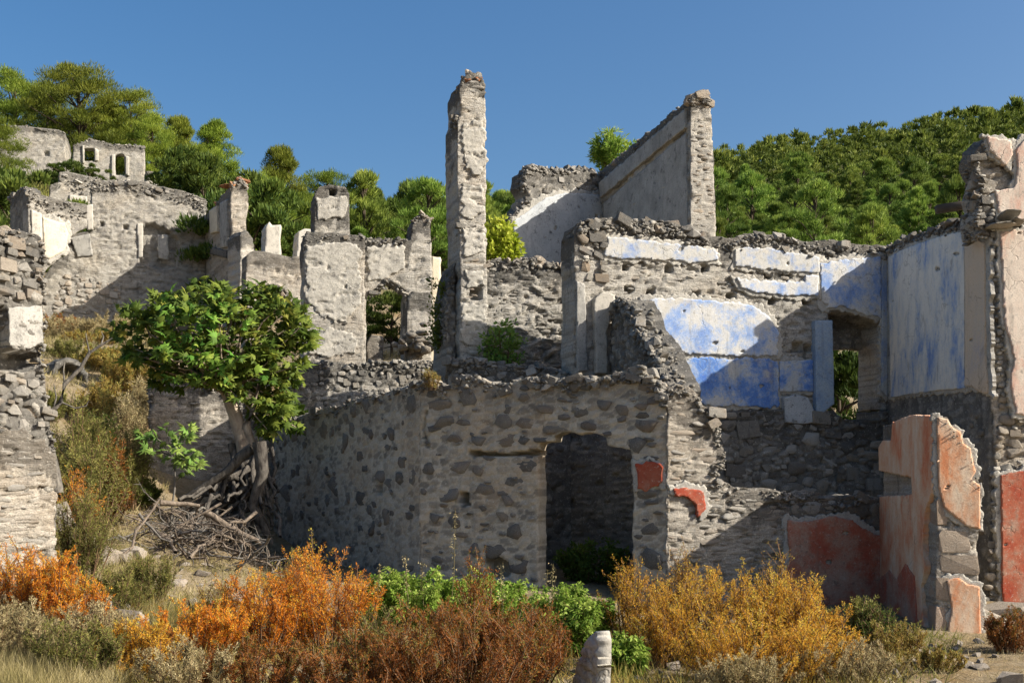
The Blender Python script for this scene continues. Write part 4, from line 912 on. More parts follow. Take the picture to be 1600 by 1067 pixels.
def shrub(label, px, Y, wpx, top, leafm, n=9000, kind='plume', cat='shrub', name='shrub', leaf=(.0185, .0075), group=None, stem='twig', base=None, stems=26, flat=1.0, droop=0, spread=1.0, seed=None, dens=1.0, depth=.8):
    r = random.Random(seed or int(px * 13 + Y * 101)); q = np.random.RandomState(int(px * 7 + Y * 31) % 100000); n = int(n * 1.75); stems = int(stems * 1.35)
    g0 = base if base is not None else ground_at(px, Y); g0 = Vector(g0)
    W = wpx / F * Y * .5; H = max(.15, ZC + (HY - top) / F * Y - g0.z)
    T = thing(name, label, cat, g0, group)
    paths = []; ax = []   # leaf carrying axes (start, end)
    for k in range(stems):
        th = r.uniform(0, 2 * math.pi); rr = math.sqrt(r.random()) * spread
        x = rr * math.cos(th) * W; y = rr * math.sin(th) * W * depth
        hh = H * (math.sqrt(max(0, 1 - .75 * rr * rr)) * r.uniform(.72, 1.0)) * flat
        b0 = Vector((x * .5, y * .5, -.03)); tip = Vector((x, y, hh))
        mid = Vector((x * .8, y * .8, hh * .5)) + Vector((r.uniform(-.1, .1) * W, r.uniform(-.1, .1) * W, 0))
        paths.append(([b0, mid, tip], [.012 * max(.5, H), .008 * max(.5, H), .003]))
        for j in range(10):
            t = r.uniform(.08, 1); p = (b0.lerp(mid, t * 2) if t < .5 else mid.lerp(tip, t * 2 - 1))
            a2 = r.uniform(0, 6.28); L2 = H * r.uniform(.13, .27)
            dv = Vector((math.cos(a2) * .6, math.sin(a2) * .6, r.uniform(.5, 1.2))).normalized() * L2
            if kind == 'leafy': dv = Vector((math.cos(a2), math.sin(a2), r.uniform(.0, .8))).normalized() * L2
            paths.append(([p, p + dv], [.004, .002])); ax.append((p, p + dv))
        ax.append((mid, tip)); ax.append((mid, tip))
    tube_obj('stems', paths, stem, T, 3)
    A = np.array([tuple(a) for a, b in ax]); B = np.array([tuple(b) for a, b in ax])
    k = q.randint(0, len(A), n); t = q.random_sample(n)[:, None] ** .8
    p = A[k] + (B[k] - A[k]) * t; dv = unit(B[k] - A[k]); off = q.normal(size=(n, 3))
    rad = (H * (.045 if kind == 'plume' else .06))
    off = unit(off) * (q.random_sample(n)[:, None] ** .5) * rad * (1.15 - .75 * t)
    p = p + off; p[:, 2] = np.maximum(p[:, 2], .0)
    d = dv * .7 + unit(off) * .8 + q.normal(size=(n, 3)) * .25
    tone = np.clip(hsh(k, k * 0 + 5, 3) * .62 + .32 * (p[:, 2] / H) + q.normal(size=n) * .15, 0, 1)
    sz = q.uniform(.7, 1.3, n)
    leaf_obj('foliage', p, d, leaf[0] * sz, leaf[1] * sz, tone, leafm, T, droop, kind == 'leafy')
    return T
def crown_points(q, blobs, per, rad):
    """needle tufts on clumps: blobs = clump centres"""
    m = len(blobs); k = np.repeat(np.arange(m), per); n = len(k)
    d = unit(q.normal(size=(n, 3))); d[:, 2] = np.where(d[:, 2] < -.3, -d[:, 2], d[:, 2])
    rr = q.random_sample(n)[:, None] ** .45
    R_ = rad[k][:, None] * (1 + .35 * (fbm(d[:, 0] * 3 + k * 1.7, d[:, 1] * 3 + d[:, 2] * 2, 2, 5)[:, None] - .5))
    return blobs[k] + d * rr * R_ * np.array([1, 1, .8]), d, k
def pine_mesh(seed, H, W, nclump, per, ln, wd, conic=.35):
    """returns crown mesh and trunk mesh of one pine; the crown is an uneven heap of needle clumps with gaps"""
    q = np.random.RandomState(seed); c = []
    for k in range(nclump * 3):
        z = q.uniform(.18, 1.0); env = (1 - conic * (z - .18)) * math.sin(math.pi * min(1, (z - .08) / .95)) ** .55
        th = q.uniform(0, 6.283); rr = q.random_sample() ** .45 * W * .5 * env * q.uniform(.75, 1.15)
        c.append((rr * math.cos(th), rr * math.sin(th), z * H * .93))
        if len(c) >= nclump: break
    c = np.array(c); rad = q.uniform(.5, 1.0, len(c)) * W * (.135 if nclump < 60 or nclump > 100 else .105)
    p, d, k = crown_points(q, c, per, rad)
    d = d + np.array([0, 0, 1.1]) + q.normal(size=d.shape) * .35
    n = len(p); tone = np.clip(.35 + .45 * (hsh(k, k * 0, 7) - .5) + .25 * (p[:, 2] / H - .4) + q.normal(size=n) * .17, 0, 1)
    sz = q.uniform(.7, 1.4, n)
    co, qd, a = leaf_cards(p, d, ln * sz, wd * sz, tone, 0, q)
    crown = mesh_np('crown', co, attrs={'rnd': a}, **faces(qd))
    paths = [([(0, 0, -.5), (q.uniform(-.1, .1), 0, H * .4), (q.uniform(-.2, .2), 0, H * .85)], [H * .026, H * .018, H * .006])]
    for b in c[::3]:
        z0 = max(.15 * H, b[2] - .25 * H * q.uniform(.4, 1)); paths.append(([(0, 0, z0), tuple(b * np.array([.5, .5, 1]) - np.array([0, 0, .06 * H])), tuple(b)], [H * .008, H * .006, H * .002]))
    tc, tq = tubes(paths, 5)
    return crown, mesh_np('trunk', tc, tq, smooth=True)
def plant_tree(name, label, cat, loc, meshes, s, rz, leafm, group=None, wide=1.0):
    T = thing(name, label, cat, loc, group); T.scale = (s * wide, s * wide, s); T.rotation_euler[2] = rz
    link('crown', meshes[0], leafm, T); link('trunk', meshes[1], 'dark_bark', T)
    return T
# ------------------------------------------------------------------ pines behind the upper ruins
BIG = [pine_mesh(300 + k, 8, (7.0, 6.2, 5.4, 6.6)[k], 120, 330, .17, .036, (.3, .45, .6, .2)[k]) for k in range(4)]
SH = [pine_mesh(320 + k, 4, 5.2, 60, 230, .16, .07, .1) for k in range(2)]
for k, (px, Y, top, wd, v, lb) in enumerate([
        (22, 92, 108, 1.15, 3, 'pine at the far edge behind the blank square ruin, its crown against the sky'),
        (122, 84, 98, 1.15, 0, 'tallest broad pine rising straight above the house with two small windows'),
        (165, 90, 150, 1.1, 1, 'rounded pine between the tallest pine and the ridge over the small house'),
        (205, 86, 138, 1.0, 3, 'pine directly right of the tallest one, crown sloping down to the ridge'),
        (238, 80, 175, .95, 1, 'leaning light green pine on the slope just above the small house wall'),
        (278, 84, 178, .9, 2, 'pointed pine on the ridge above the dark bush'),
        (334, 80, 186, .95, 2, 'dark pine with a rounded tip at the end of the left ridge'),
        (302, 74, 225, 1.1, 0, 'low bright pine just behind the dark bush on the slope'),
        (-8, 58, 178, 1.0, 1, 'big pine in front of the blank square ruin, cut by the frame'),
        (75, 88, 125, .9, 1, 'pine whose crown shows over the blank square ruin'),
        (436, 66, 224, .9, 2, 'slender pale pine standing alone above the white posts'),
        (412, 60, 270, .9, 1, 'small pine tucked behind the tall gable end of the hillside house'),
        (508, 70, 264, 1.0, 3, 'dark rounded pine just behind the square chimney'),
        (468, 62, 300, 1.0, 0, 'bushy pine between the white posts and the square chimney')]):
    g0 = ground_at(px, Y); H = ZC + (HY - top) / F * Y - g0.z
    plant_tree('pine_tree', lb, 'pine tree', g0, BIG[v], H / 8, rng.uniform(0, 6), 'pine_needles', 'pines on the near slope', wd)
for px, Y, top, v, lb in [(318, 55, 240, 0, 'dense dark green bush below the ridge beside the hillside house'), (272, 56, 268, 1, 'smaller dark bush at the end of the stepped garden wall'), (410, 43, 285, 1, 'leafy green bush climbing behind the gable end'),
                          (395, 41, 330, 0, 'low green shrub between the gable end and the first white post'), (452, 44, 345, 1, 'green shrub seen between the two white posts'), (104, 70, 250, 0, 'small bright bush at the doorway of the blank ruin'),
                          (140, 66, 256, 1, 'tuft of green under the small windowed house'), (1312, 23.0, 540, 0, 'green bush seen through the doorway of the blue house'), (612, 28, 455, 1, 'shrub seen through the broken doorway of the chimney house'), (20, 44, 262, 1, 'bush growing beside the small annex')]:
    g0 = ground_at(px, Y); H = ZC + (HY - top) / F * Y - g0.z
    plant_tree('bush', lb, 'bush', g0, SH[v], max(.25, H / 4), rng.uniform(0, 6), 'bush_green')
# ------------------------------------------------------------------ forest on the hills behind
FAR = [pine_mesh(340 + k, 7, (5.6, 5.0, 4.4, 5.2, 6)[k], 80, 120, .30, .06, (.35, .55, .7, .45, .3)[k]) for k in range(5)]
FARLO = [pine_mesh(360 + k, 7, (5.6, 5.0, 4.4, 5.2, 6)[k], 22, 26, .60, .26, (.35, .55, .7, .45, .3)[k]) for k in range(5)]
spots = []; rf = random.Random(5)
qf = np.random.RandomState(5); NF = 60000
fY = qf.uniform(66, 272, NF); fP = qf.uniform(372, 1680, NF); fS = qf.uniform(.36, .95, NF); fX = (fP - HX) / F * fY; fZ = gz_np(fX, fY)
tp = HY - (fZ + 7 * fS - ZC) / fY * F
ok = ~((fP < 560) & (fY < 95)) & (tp < np.where(fP > 1100, 372, 400)) & ~((fP > 830) & (fP < 1110) & (tp > 262)) & (fZ > 5)
kept = np.zeros((0, 2))
for i in np.where(ok)[0]:
    sp = ((3.3 if fY[i] < 120 else 3.9) * fS[i] ** .5 + .1) ** 2
    if len(kept) and (((kept - (fX[i], fY[i])) ** 2).sum(1) < sp).any(): continue
    kept = np.vstack([kept, (fX[i], fY[i])]); spots.append((Vector((fX[i], fY[i], fZ[i])), fS[i], fP[i]))
spots.sort(key=lambda t: t[0].y)
print('forest', len(spots))
far_co = []; far_q = []; far_a = []; nb = 0
for k, (g0, s, px) in enumerate(spots):
    v = rf.randrange(5); rz = rf.uniform(0, 6.28)
    if k < 300:
        lb = 'green pine in the wood covering the hill behind the ruins'
        plant_tree('forest_pine', lb, 'pine tree', g0, FAR[v], s, rz, 'far_needles', 'pines of the hillside wood', rf.uniform(.85, 1.15))
    else:
        me = FARLO[v][0]; n = len(me.vertices); c = np.zeros(n * 3, np.float32); me.vertices.foreach_get('co', c); c = c.reshape(-1, 3)
        a = np.zeros(n, np.float32); me.attributes['rnd'].data.foreach_get('value', a)
        Rm = np.array([[math.cos(rz), -math.sin(rz), 0], [math.sin(rz), math.cos(rz), 0], [0, 0, 1]])
        far_co.append(c @ Rm.T * s + np.array(tuple(g0))); far_a.append(np.clip(a + rf.uniform(-.22, .18), 0, 1)); far_q.append(np.arange(len(c)).reshape(-1, 3) + nb); nb += len(c)
if far_co:
    o = link('far_wood', mesh_np('far_wood', np.concatenate(far_co), tris=np.concatenate(far_q), attrs={'rnd': np.concatenate(far_a)}), 'far_needles'); o['kind'] = 'stuff'
    tag(o, 'rest of the pine wood running up to the ridge', 'wood'); o['kind'] = 'stuff'
# ------------------------------------------------------------------ fig tree
def fig_proto(seed):
    r = random.Random(seed); pts = [(0, 0)]; L = []
    for a, l in ((-1.25, .34), (-.95, .52), (-.62, .40), (-.48, .72), (-.22, .52), (0, 1.0), (.22, .52), (.48, .72), (.62, .40), (.95, .52), (1.25, .34)):
        l *= r.uniform(.9, 1.08); x = math.sin(a) * l; y = math.cos(a) * l; L.append((x, y, -.18 * abs(x) - .25 * y * y + r.uniform(-.03, .03)))
    co = [(0, 0, 0)] + L + [(0, .45, .03)]
    n = len(L); t = [(12, 1 + i, 2 + i) for i in range(n - 1)] + [(0, 1, 12), (12, n, 0)]
    return np.array(co), np.array([(a, c, b) for a, b, c in t])
FIGP = [fig_proto(k) for k in range(4)]
FIGM = {}
def fig_mesh(v, mat):
    if (v, mat) not in FIGM:
        co, t = FIGP[v]; me = mesh_np('leaf', co, tris=t, attrs={'rnd': np.full(len(co), .25 + .17 * v)}); me.materials.append(MATS[mat]); FIGM[(v, mat)] = me
    return FIGM[(v, mat)]
def rosettes(T, tips, mat, n_obj, per=(6, 10), size=(.12, .23), seed=1):
    r = random.Random(seed); L = []
    for tip, dr in tips:
        for j in range(r.randint(*per)):
            th = r.uniform(0, 6.28); out = Vector((math.cos(th), math.sin(th), r.uniform(-.9, .8))); out = (out + dr * .5).normalized()
            up = Vector((r.uniform(-.9, .9), r.uniform(-1.7, .1), r.uniform(.3, 1))).normalized(); side = out.cross(up).normalized(); up = side.cross(out)
            s = r.uniform(*size); M = Matrix(((side.x, out.x, up.x), (side.y, out.y, up.y), (side.z, out.z, up.z)))
            L.append((tip + dr * r.uniform(-.16, .04) + out * .03, M, s, r.randrange(4)))
    L.sort(key=lambda t: t[0].y - t[2])
    for p, M, s, v in L[:n_obj]:
        o = bpy.data.objects.new('leaf', fig_mesh(v, mat)); COL.objects.link(o); o.parent = T
        o.matrix_basis = Matrix.Translation(p) @ M.to_4x4() @ Matrix.Diagonal((s, s, s, 1))
    if len(L) > n_obj:
        C = []; Q = []; A = []; nb = 0
        for p, M, s, v in L[n_obj:]:
            co, t = FIGP[v]; C.append(co @ np.array(M).T * s + np.array(tuple(p))); Q.append(t + nb); nb += len(co); A.append(np.full(len(co), r.random()))
        o = link('foliage', mesh_np('foliage', np.concatenate(C), tris=np.concatenate(Q), attrs={'rnd': np.concatenate(A)}), mat, T); o['kind'] = 'stuff'
def blob_tips(blobs, n, Y, seed, O, core):
    r = random.Random(seed); out = []
    tot = sum(b[2] * b[3] for b in blobs)
    for cx, cy, rx, ry, dy in blobs:
        for _ in range(max(1, int(n * rx * ry / tot))):
            while True:
                v = Vector((r.uniform(-1, 1), r.uniform(-1, 1), r.uniform(-1, 1)))
                if .3 < v.length < 1: break
            v = v.normalized() * v.length ** .5
            p = P(cx + v.x * rx, cy - v.z * ry, Y) - O; p.y += dy + v.y * rx / F * Y * .8
            d = (p - core).normalized(); out.append((p, (d + Vector((0, -.2, .25))).normalized()))
    return out
O = ground_at(385, 18.4); O.z = P(0, 720, 18.4).z
T = thing('fig_tree', 'leafy fig tree with a pale leaning trunk growing from bare roots', 'tree', O)
core = P(345, 590, 18.4) - O
tr = [P(388, 735, 18.5) - O, P(380, 690, 18.4) - O, P(368, 650, 18.35) - O, P(356, 618, 18.3) - O, P(347, 592, 18.3) - O]
tube_obj('trunk', [(tr, [.15, .125, .11, .10, .085]), ([P(400, 720, 18.5) - O, P(385, 665, 18.3) - O, P(395, 640, 18.2) - O, P(405, 600, 18.1) - O], [.07, .065, .05, .035])], 'fig_bark', T, 9)
tips = blob_tips([(300, 500, 100, 58, 0), (390, 500, 90, 60, .1), (235, 525, 55, 45, .1), (445, 500, 42, 48, .2), (330, 560, 120, 40, .1), (420, 590, 52, 60, .1), (290, 465, 70, 28, 0), (405, 470, 40, 30, .1), (225, 480, 40, 25, 0), (440, 560, 30, 60, .2), (340, 520, 120, 70, .1), (432, 630, 42, 55, .1), (300, 575, 110, 34, -.1), (205, 530, 35, 35, 0), (470, 510, 25, 40, .1), (405, 590, 60, 45, -.1), (440, 655, 34, 40, .1), (275, 590, 60, 26, .1)], 390, 18.3, 5, O, core)
bp = []
for k, (p, d) in enumerate(tips):
    if k % 6 == 0: bp.append(crooked(core + Vector((rng.uniform(-.1, .1), 0, rng.uniform(-.1, .05))), p, .028, .008, 4, .15))
tube_obj('branches', bp + [crooked(core, P(285, 560, 18.2) - O, .07, .03, 5, .1), crooked(core, P(340, 520, 18.2) - O, .08, .03, 5, .1), crooked(core, P(405, 530, 18.3) - O, .07, .03, 5, .1), crooked(P(352, 615, 18.3) - O, P(325, 600, 18) - O, .05, .02, 4, .1), crooked(P(325, 600, 18) - O, P(295, 585, 17.9) - O, .03, .015, 4, .1)], 'fig_bark', T, 5)
rosettes(T, tips, 'fig_leaf', 300, seed=3)
rp = []
rr = random.Random(8)
for k in range(46):
    a = P(rr.uniform(360, 425), rr.uniform(690, 770), 18.4) - O; e = P(rr.uniform(275, 445), rr.uniform(770, 860), rr.uniform(17.0, 18.6)) - O
    rp.append(crooked(a, e, rr.uniform(.02, .07), rr.uniform(.01, .03), 10, .13, rr))
rp.append(([P(x, y, 17.7) - O for x, y in ((395, 700), (375, 715), (358, 735), (335, 750), (310, 765), (285, 780))], [.09, .085, .075, .06, .05, .03]))
rp.append(([P(x, y, 17.6) - O for x, y in ((405, 690), (410, 740), (395, 790), (415, 830), (425, 850))], [.11, .10, .085, .06, .04]))
tube_obj('roots', rp, 'root_bark', T, 7)
O = ground_at(268, 17.0)
T = thing('fig_sapling', 'young fig with bright leaves standing over the heap of dead branches', 'sapling', O)
core = P(272, 715, 17) - O
tips = blob_tips([(268, 690, 48, 30, 0), (300, 715, 35, 28, 0), (245, 680, 25, 18, 0)], 17, 17, 9, O, core)
tube_obj('stems', [crooked((0, 0, -.05), core, .02, .014, 5, .06)] + [crooked(core, p, .012, .005, 3, .1) for p, d in tips], 'grey_wood', T, 5)
rosettes(T, tips, 'sapling_leaf', 280, (6, 9), (.12, .2), seed=4)
# ------------------------------------------------------------------ bare tree and dead branches
O = ground_at(86, 12.9); T = thing('bare_tree', 'small leafless tree with crooked pale branches against the corner wall', 'tree', O)
bt = lambda *q: [P(x, y, 12.9) - O for x, y in q]
tube_obj('branches', [(bt((92, 770), (86, 730), (76, 690), (70, 662), (71, 640)), [.06, .05, .045, .04, .035]), (bt((71, 640), (68, 600), (64, 570), (55, 540), (47, 508)), [.024, .02, .016, .012, .006]),
    (bt((70, 650), (84, 640), (95, 628), (101, 600), (126, 575), (140, 551), (160, 538), (176, 528)), [.034, .032, .028, .026, .022, .018, .013, .006]), (bt((101, 600), (99, 580), (101, 565)), [.014, .01, .006]),
    (bt((140, 551), (136, 535), (134, 520)), [.01, .008, .004]), (bt((158, 538), (162, 526), (158, 518)), [.01, .007, .004]), (bt((84, 640), (88, 620), (84, 600)), [.014, .01, .005]), (bt((95, 628), (118, 638), (135, 634), (140, 622)), [.012, .01, .008, .004]),
    (bt((66, 585), (74, 580), (77, 572)), [.009, .007, .004])], 'grey_wood', T, 6)
def branch_mesh(seed):
    r = random.Random(seed); L = r.uniform(.8, 1.6); main = crooked((-L / 2, 0, 0), (L / 2, 0, 0), r.uniform(.018, .035), .008, 7, .12, r); ps = [main]
    for k in range(r.randint(5, 9)):
        i = r.randint(1, 7); p = main[0][i]; a = r.uniform(0, 6.28); l = L * r.uniform(.15, .4)
        e = p + Vector((l * .6, l * .7 * math.cos(a), l * .7 * math.sin(a))); b = crooked(p, e, .009, .003, 3, .22, r); ps.append(b)
        if r.random() < .6: q = b[0][2]; ps.append(crooked(q, q + Vector((l * .3, l * .3 * math.sin(a), l * .3 * math.cos(a))), .006, .003, 2, .2, r))
    co, q = tubes(ps, 5); me = mesh_np('dead_branch', co, q, smooth=True); me.materials.append(MATS[r.choice(('dead_wood', 'dead_wood', 'grey_wood'))]); return me
BR = [branch_mesh(400 + k) for k in range(10)]
rb = random.Random(3)
for k in range(80):
    px = min(max(rb.gauss(322, 60), 195), 450); Y = rb.uniform(15.2, 17.3); g0 = ground_at(px, Y)
    o = bpy.data.objects.new('dead_branch', rb.choice(BR)); COL.objects.link(o)
    hgt = .5 * max(0, 1 - ((px - 320) / 130) ** 2) * rb.random()
    o.location = g0 + Vector((0, 0, .05 + hgt)); o.rotation_euler = (rb.uniform(0, 6.28), rb.gauss(0, .38), rb.uniform(0, 6.28)); s = rb.uniform(.4, 1.15); o.scale = (s, s, s)
    tag(o, 'dry grey brown branch lying in the tangled heap under the fig roots', 'branch', 'dead branches heaped under the fig'); o['kind'] = 'thing'
for lb, a, b, r0 in [('long straight dry stick leaning from the branch heap down to the shrubs', P(150, 925, 13.6), P(250, 778, 14.6), .022), ('thick bent pale limb lying on top of the branch heap', P(250, 785, 15.4), P(312, 790, 15.6), .042), ('stout brown log half buried at the end of the branch heap', P(320, 800, 16.0), P(410, 850, 16.2), .05)]:
    o = tube_obj('dead_limb', [crooked(a - a, b - a, r0, r0 * .6, 8, .05, rb)], 'dead_wood', None, 7, a); tag(o, lb, 'branch'); o['kind'] = 'thing'
# ------------------------------------------------------------------ shrubs
S = shrub
S('bright orange shrub with the tallest rounded head below the front house', 505, 11.3, 170, 852, 'orange_leaf', 16000, stems=34)
S('orange and yellow shrub joined to the tallest orange one on its darker side', 405, 11.0, 170, 885, 'orange_leaf', 13000, stems=30)
S('low orange shrub spreading over the stones before the branch heap', 300, 10.3, 200, 935, 'orange_leaf', 12000, stems=30)
S('low dull orange shrub at the edge of the dry grass', 235, 9.6, 150, 985, 'rust_leaf', 7000, stems=24)
S('orange shrub at the foot of the tall corner wall', 30, 10.8, 120, 842, 'orange_leaf', 9000, stems=24)
S('rust orange spire shaped shrub beside the tall corner wall', 92, 10.6, 80, 858, 'orange_leaf', 7000, stems=16)
S('low amber shrub between the corner wall and the dry grass', 130, 10.2, 90, 900, 'orange_leaf', 5000, stems=16)
S('broad rust brown shrub in shade at the very front', 720, 9.0, 330, 925, 'rust_leaf', 22000, stems=48)
S('rust brown shrub with thin upright spikes in front of the doorway', 745, 9.6, 90, 878, 'rust_leaf', 5000, stems=12)
S('dark rust shrub leaning against the upright slab', 812, 9.5, 170, 935, 'rust_leaf', 12000, stems=30)
S('greenish brown low shrub at the bottom edge beneath the orange ones', 560, 8.7, 230, 985, 'rust_leaf', 12000, stems=32)
S('dull olive shrub low at the bottom edge near the grass', 400, 8.8, 220, 990, 'rust_leaf', 11000, stems=30)
LF = dict(kind='leafy', leaf=(.05, .022), droop=.35)
S('bright green leafy plant in the sun beside the tallest orange shrub', 640, 12.6, 190, 886, 'bright_leaf', 7500, stems=26, **LF)
S('green leafy plant below the small hole in the front wall', 755, 12.7, 190, 888, 'bright_leaf', 7500, stems=26, **LF)
S('green leafy clump in front of the open doorway', 890, 11.6, 170, 908, 'bright_leaf', 7500, stems=26, **LF)
S('green leafy plant hanging by the top of the upright slab', 965, 10.4, 90, 985, 'bright_leaf', 2600, stems=16, **LF)
AM = dict(leaf=(.018, .007))
S('wide golden amber shrub in front of the low red plaster wall', 1120, 11.2, 300, 885, 'amber_leaf', 22000, stems=52, **AM)
S('golden shrub at the end of the wide amber one near the pillar', 1240, 11.0, 150, 888, 'amber_leaf', 12000, stems=30, **AM)
S('wispy upright orange shrub before the door jamb with the red patch', 985, 11.6, 80, 866, 'amber_leaf', 4200, stems=14, **AM)
S('low front spread of the amber shrubs at the bottom edge', 1195, 9.9, 290, 955, 'amber_leaf', 17000, stems=46, **AM)
S('small orange shrub between the amber ones and the slab', 1035, 10.9, 110, 935, 'amber_leaf', 5000, stems=18, **AM)
S('olive green weed at the foot of the pillar', 1340, 11.8, 100, 925, 'olive_leaf', 4200, stems=20, leaf=(.03, .013))
S('dry amber weed in front of the pillar base', 1400, 11.2, 100, 965, 'ochre_leaf', 4200, stems=20)
S('low dry weed among the stones before the pillar', 1460, 10.6, 120, 1010, 'ochre_leaf', 4200, stems=20)
S('green and orange round shrub past the pillar at the frame edge', 1582, 11.6, 100, 948, 'rust_leaf', 8000, stems=24)
S('feathery olive bush against the sunlit foot of the corner wall', 125, 12.6, 110, 768, 'olive_leaf', 11000, stems=34, leaf=(.03, .007))
S('pale sage tuft beside the branch heap', 232, 12.4, 90, 862, 'olive_leaf', 5000, stems=22, leaf=(.03, .007))
S('sage green tuft on the stony bank', 178, 11.4, 110, 880, 'olive_leaf', 5500, stems=22, leaf=(.03, .007))
S('round olive bush on the bank above the yellow weeds', 125, 17.4, 100, 632, 'olive_leaf', 9000, stems=30, leaf=(.04, .012))
S('yellow flowering weeds under the round olive bush', 140, 16.2, 130, 686, 'olive_leaf', 7000, stems=30, leaf=(.04, .015))
S('orange brown weed at the bottom of the bank', 118, 14.8, 75, 735, 'orange_leaf', 3600, stems=18)
S('dark olive bush by the shaded low wall', 205, 18.6, 90, 668, 'olive_leaf', 6500, stems=26, leaf=(.045, .016))
S('golden bush high on the bank by the fig crown', 205, 24.5, 110, 545, 'ochre_leaf', 8000, stems=30, leaf=(.05, .018))
S('orange bush on the bank beneath the hillside house', 165, 27, 110, 540, 'ochre_leaf', 8000, stems=30, leaf=(.05, .018))
S('dry straw coloured bush at the foot of the hillside house', 110, 33, 130, 495, 'straw', 6000, stems=30, leaf=(.08, .014))
S('straw bush beside the orange bush under the hillside house', 170, 35, 130, 492, 'straw', 6000, stems=30, leaf=(.08, .014))
S('tall dry grassy tuft above the shaded low wall', 222, 22.6, 55, 592, 'straw', 4000, stems=24, leaf=(.09, .01))
S('olive bush half way up the bank', 172, 21.5, 85, 610, 'ochre_leaf', 6000, stems=26, leaf=(.045, .016))
S('small yellow weed by the arched hollow', 100, 21.5, 80, 640, 'ochre_leaf', 4500, stems=22, leaf=(.045, .016))
for lb, px, Y, w_, top, mt in [('rust bush at the top of the bank under the pale rubble', 95, 34, 90, 492, 'rust_leaf'), ('dark green bush on the bank right under the fig crown', 195, 29, 90, 548, 'bush_green'), ('yellow brown bush beside the arched hollow', 165, 22.8, 80, 590, 'ochre_leaf'),
        ('green bush above the arched hollow', 118, 27.5, 100, 528, 'olive_leaf'), ('ochre bush left of the dark green one on the bank', 150, 31, 110, 515, 'ochre_leaf'), ('dark bush at the mouth of the arched hollow', 150, 20.0, 80, 640, 'bush_green'),
        ('straw bush between the arched hollow and the low wall', 195, 20.6, 70, 612, 'straw'), ('olive scrub behind the bare tree', 80, 20.5, 70, 610, 'olive_leaf'), ('brown scrub at the foot of the low shaded wall', 170, 17.5, 80, 690, 'rust_leaf'), ('green scrub by the wall foot under the young fig', 215, 18.8, 80, 745, 'bush_green')]:
    S(lb, px, Y, w_, top, mt, 5200, stems=24, leaf=(.045, .015))
S('small green plant on the end of the terrace wall by the fig', 452, 20.3, 40, 628, 'bright_leaf', 900, base=P(452, 662, 20.2), stems=10, kind='leafy', leaf=(.09, .05))
S('thin green climber on the wavy stone wall', 790, 19.2, 60, 500, 'sapling_leaf', 900, base=P(785, 592, 19.2), stems=9, kind='leafy', leaf=(.07, .04), depth=.25)
S('lime green sapling showing over the wall behind the tower', 778, 21.5, 62, 335, 'lime_leaf', 1800, base=P(778, 420, 21.5), stems=12, kind='leafy', leaf=(.09, .05))
S('sprig of pine leaning over the sloping wall head', 975, 30.6, 80, 178, 'bright_leaf', 2600, base=P(965, 262, 31.4), stems=10, leaf=(.16, .03), kind='leafy')
S('dark weeds inside the open doorway', 925, 16.3, 110, 840, 'bush_green', 2600, stems=18, kind='leafy', leaf=(.06, .03))
S('dark creeper hanging on the buttress of the tower', 696, 20.3, 22, 420, 'bush_green', 1500, base=P(697, 560, 20.0), stems=10, kind='leafy', leaf=(.07, .04))
S('tuft of orange dry grass on the head of the front house wall', 672, 16.0, 30, 576, 'ochre_leaf', 500, base=P(672, 606, 16.0), stems=10, leaf=(.05, .006))
FT = dict(leaf=(.020, .0065))
for lb, px, Y, w_, top, mt, n_ in [
    ('tan feathery brush in the bottom corner under the tall corner wall', 30, 9.0, 170, 930, 'straw', 11000), ('grey olive brush beside the tan brush at the bottom edge', 110, 8.7, 170, 960, 'olive_leaf', 9000),
    ('pale dry brush spilling out from below the rust spire shrub', 150, 9.4, 150, 935, 'straw', 9000), ('mixed yellow brush in the gap before the low orange shrubs', 215, 9.0, 150, 965, 'amber_leaf', 9000),
    ('thin straw brush at the very bottom edge below the dull orange shrub', 290, 8.5, 190, 1000, 'straw', 9000), ('yellow green weed topping the low orange shrub on the stones', 330, 10.8, 90, 915, 'ochre_leaf', 5000),
    ('yellow green tips rising behind the tallest orange shrub', 455, 11.9, 100, 868, 'ochre_leaf', 6000), ('olive brush low between the orange and the rust shrubs', 585, 9.6, 130, 950, 'olive_leaf', 7000),
    ('straw brush under the amber shrubs at the bottom edge', 1165, 9.2, 180, 1012, 'straw', 9000), ('dry tan weeds before the pillar at the bottom edge', 1330, 9.6, 200, 1000, 'straw', 8000),
    ('orange weed at the bottom edge below the pillar', 1290, 10.4, 130, 955, 'amber_leaf', 7000), ('small green weed between amber shrub and pillar', 1370, 11.6, 80, 945, 'bush_green', 3500),
    ('amber sprig leaning against the sunlit low wall', 1070, 12.6, 60, 858, 'amber_leaf', 2600), ('thin orange sprig before the red plaster of the low wall', 1215, 12.4, 50, 856, 'amber_leaf', 1800)]:
    S(lb, px, Y, w_, top, mt, n_, stems=26, **FT)
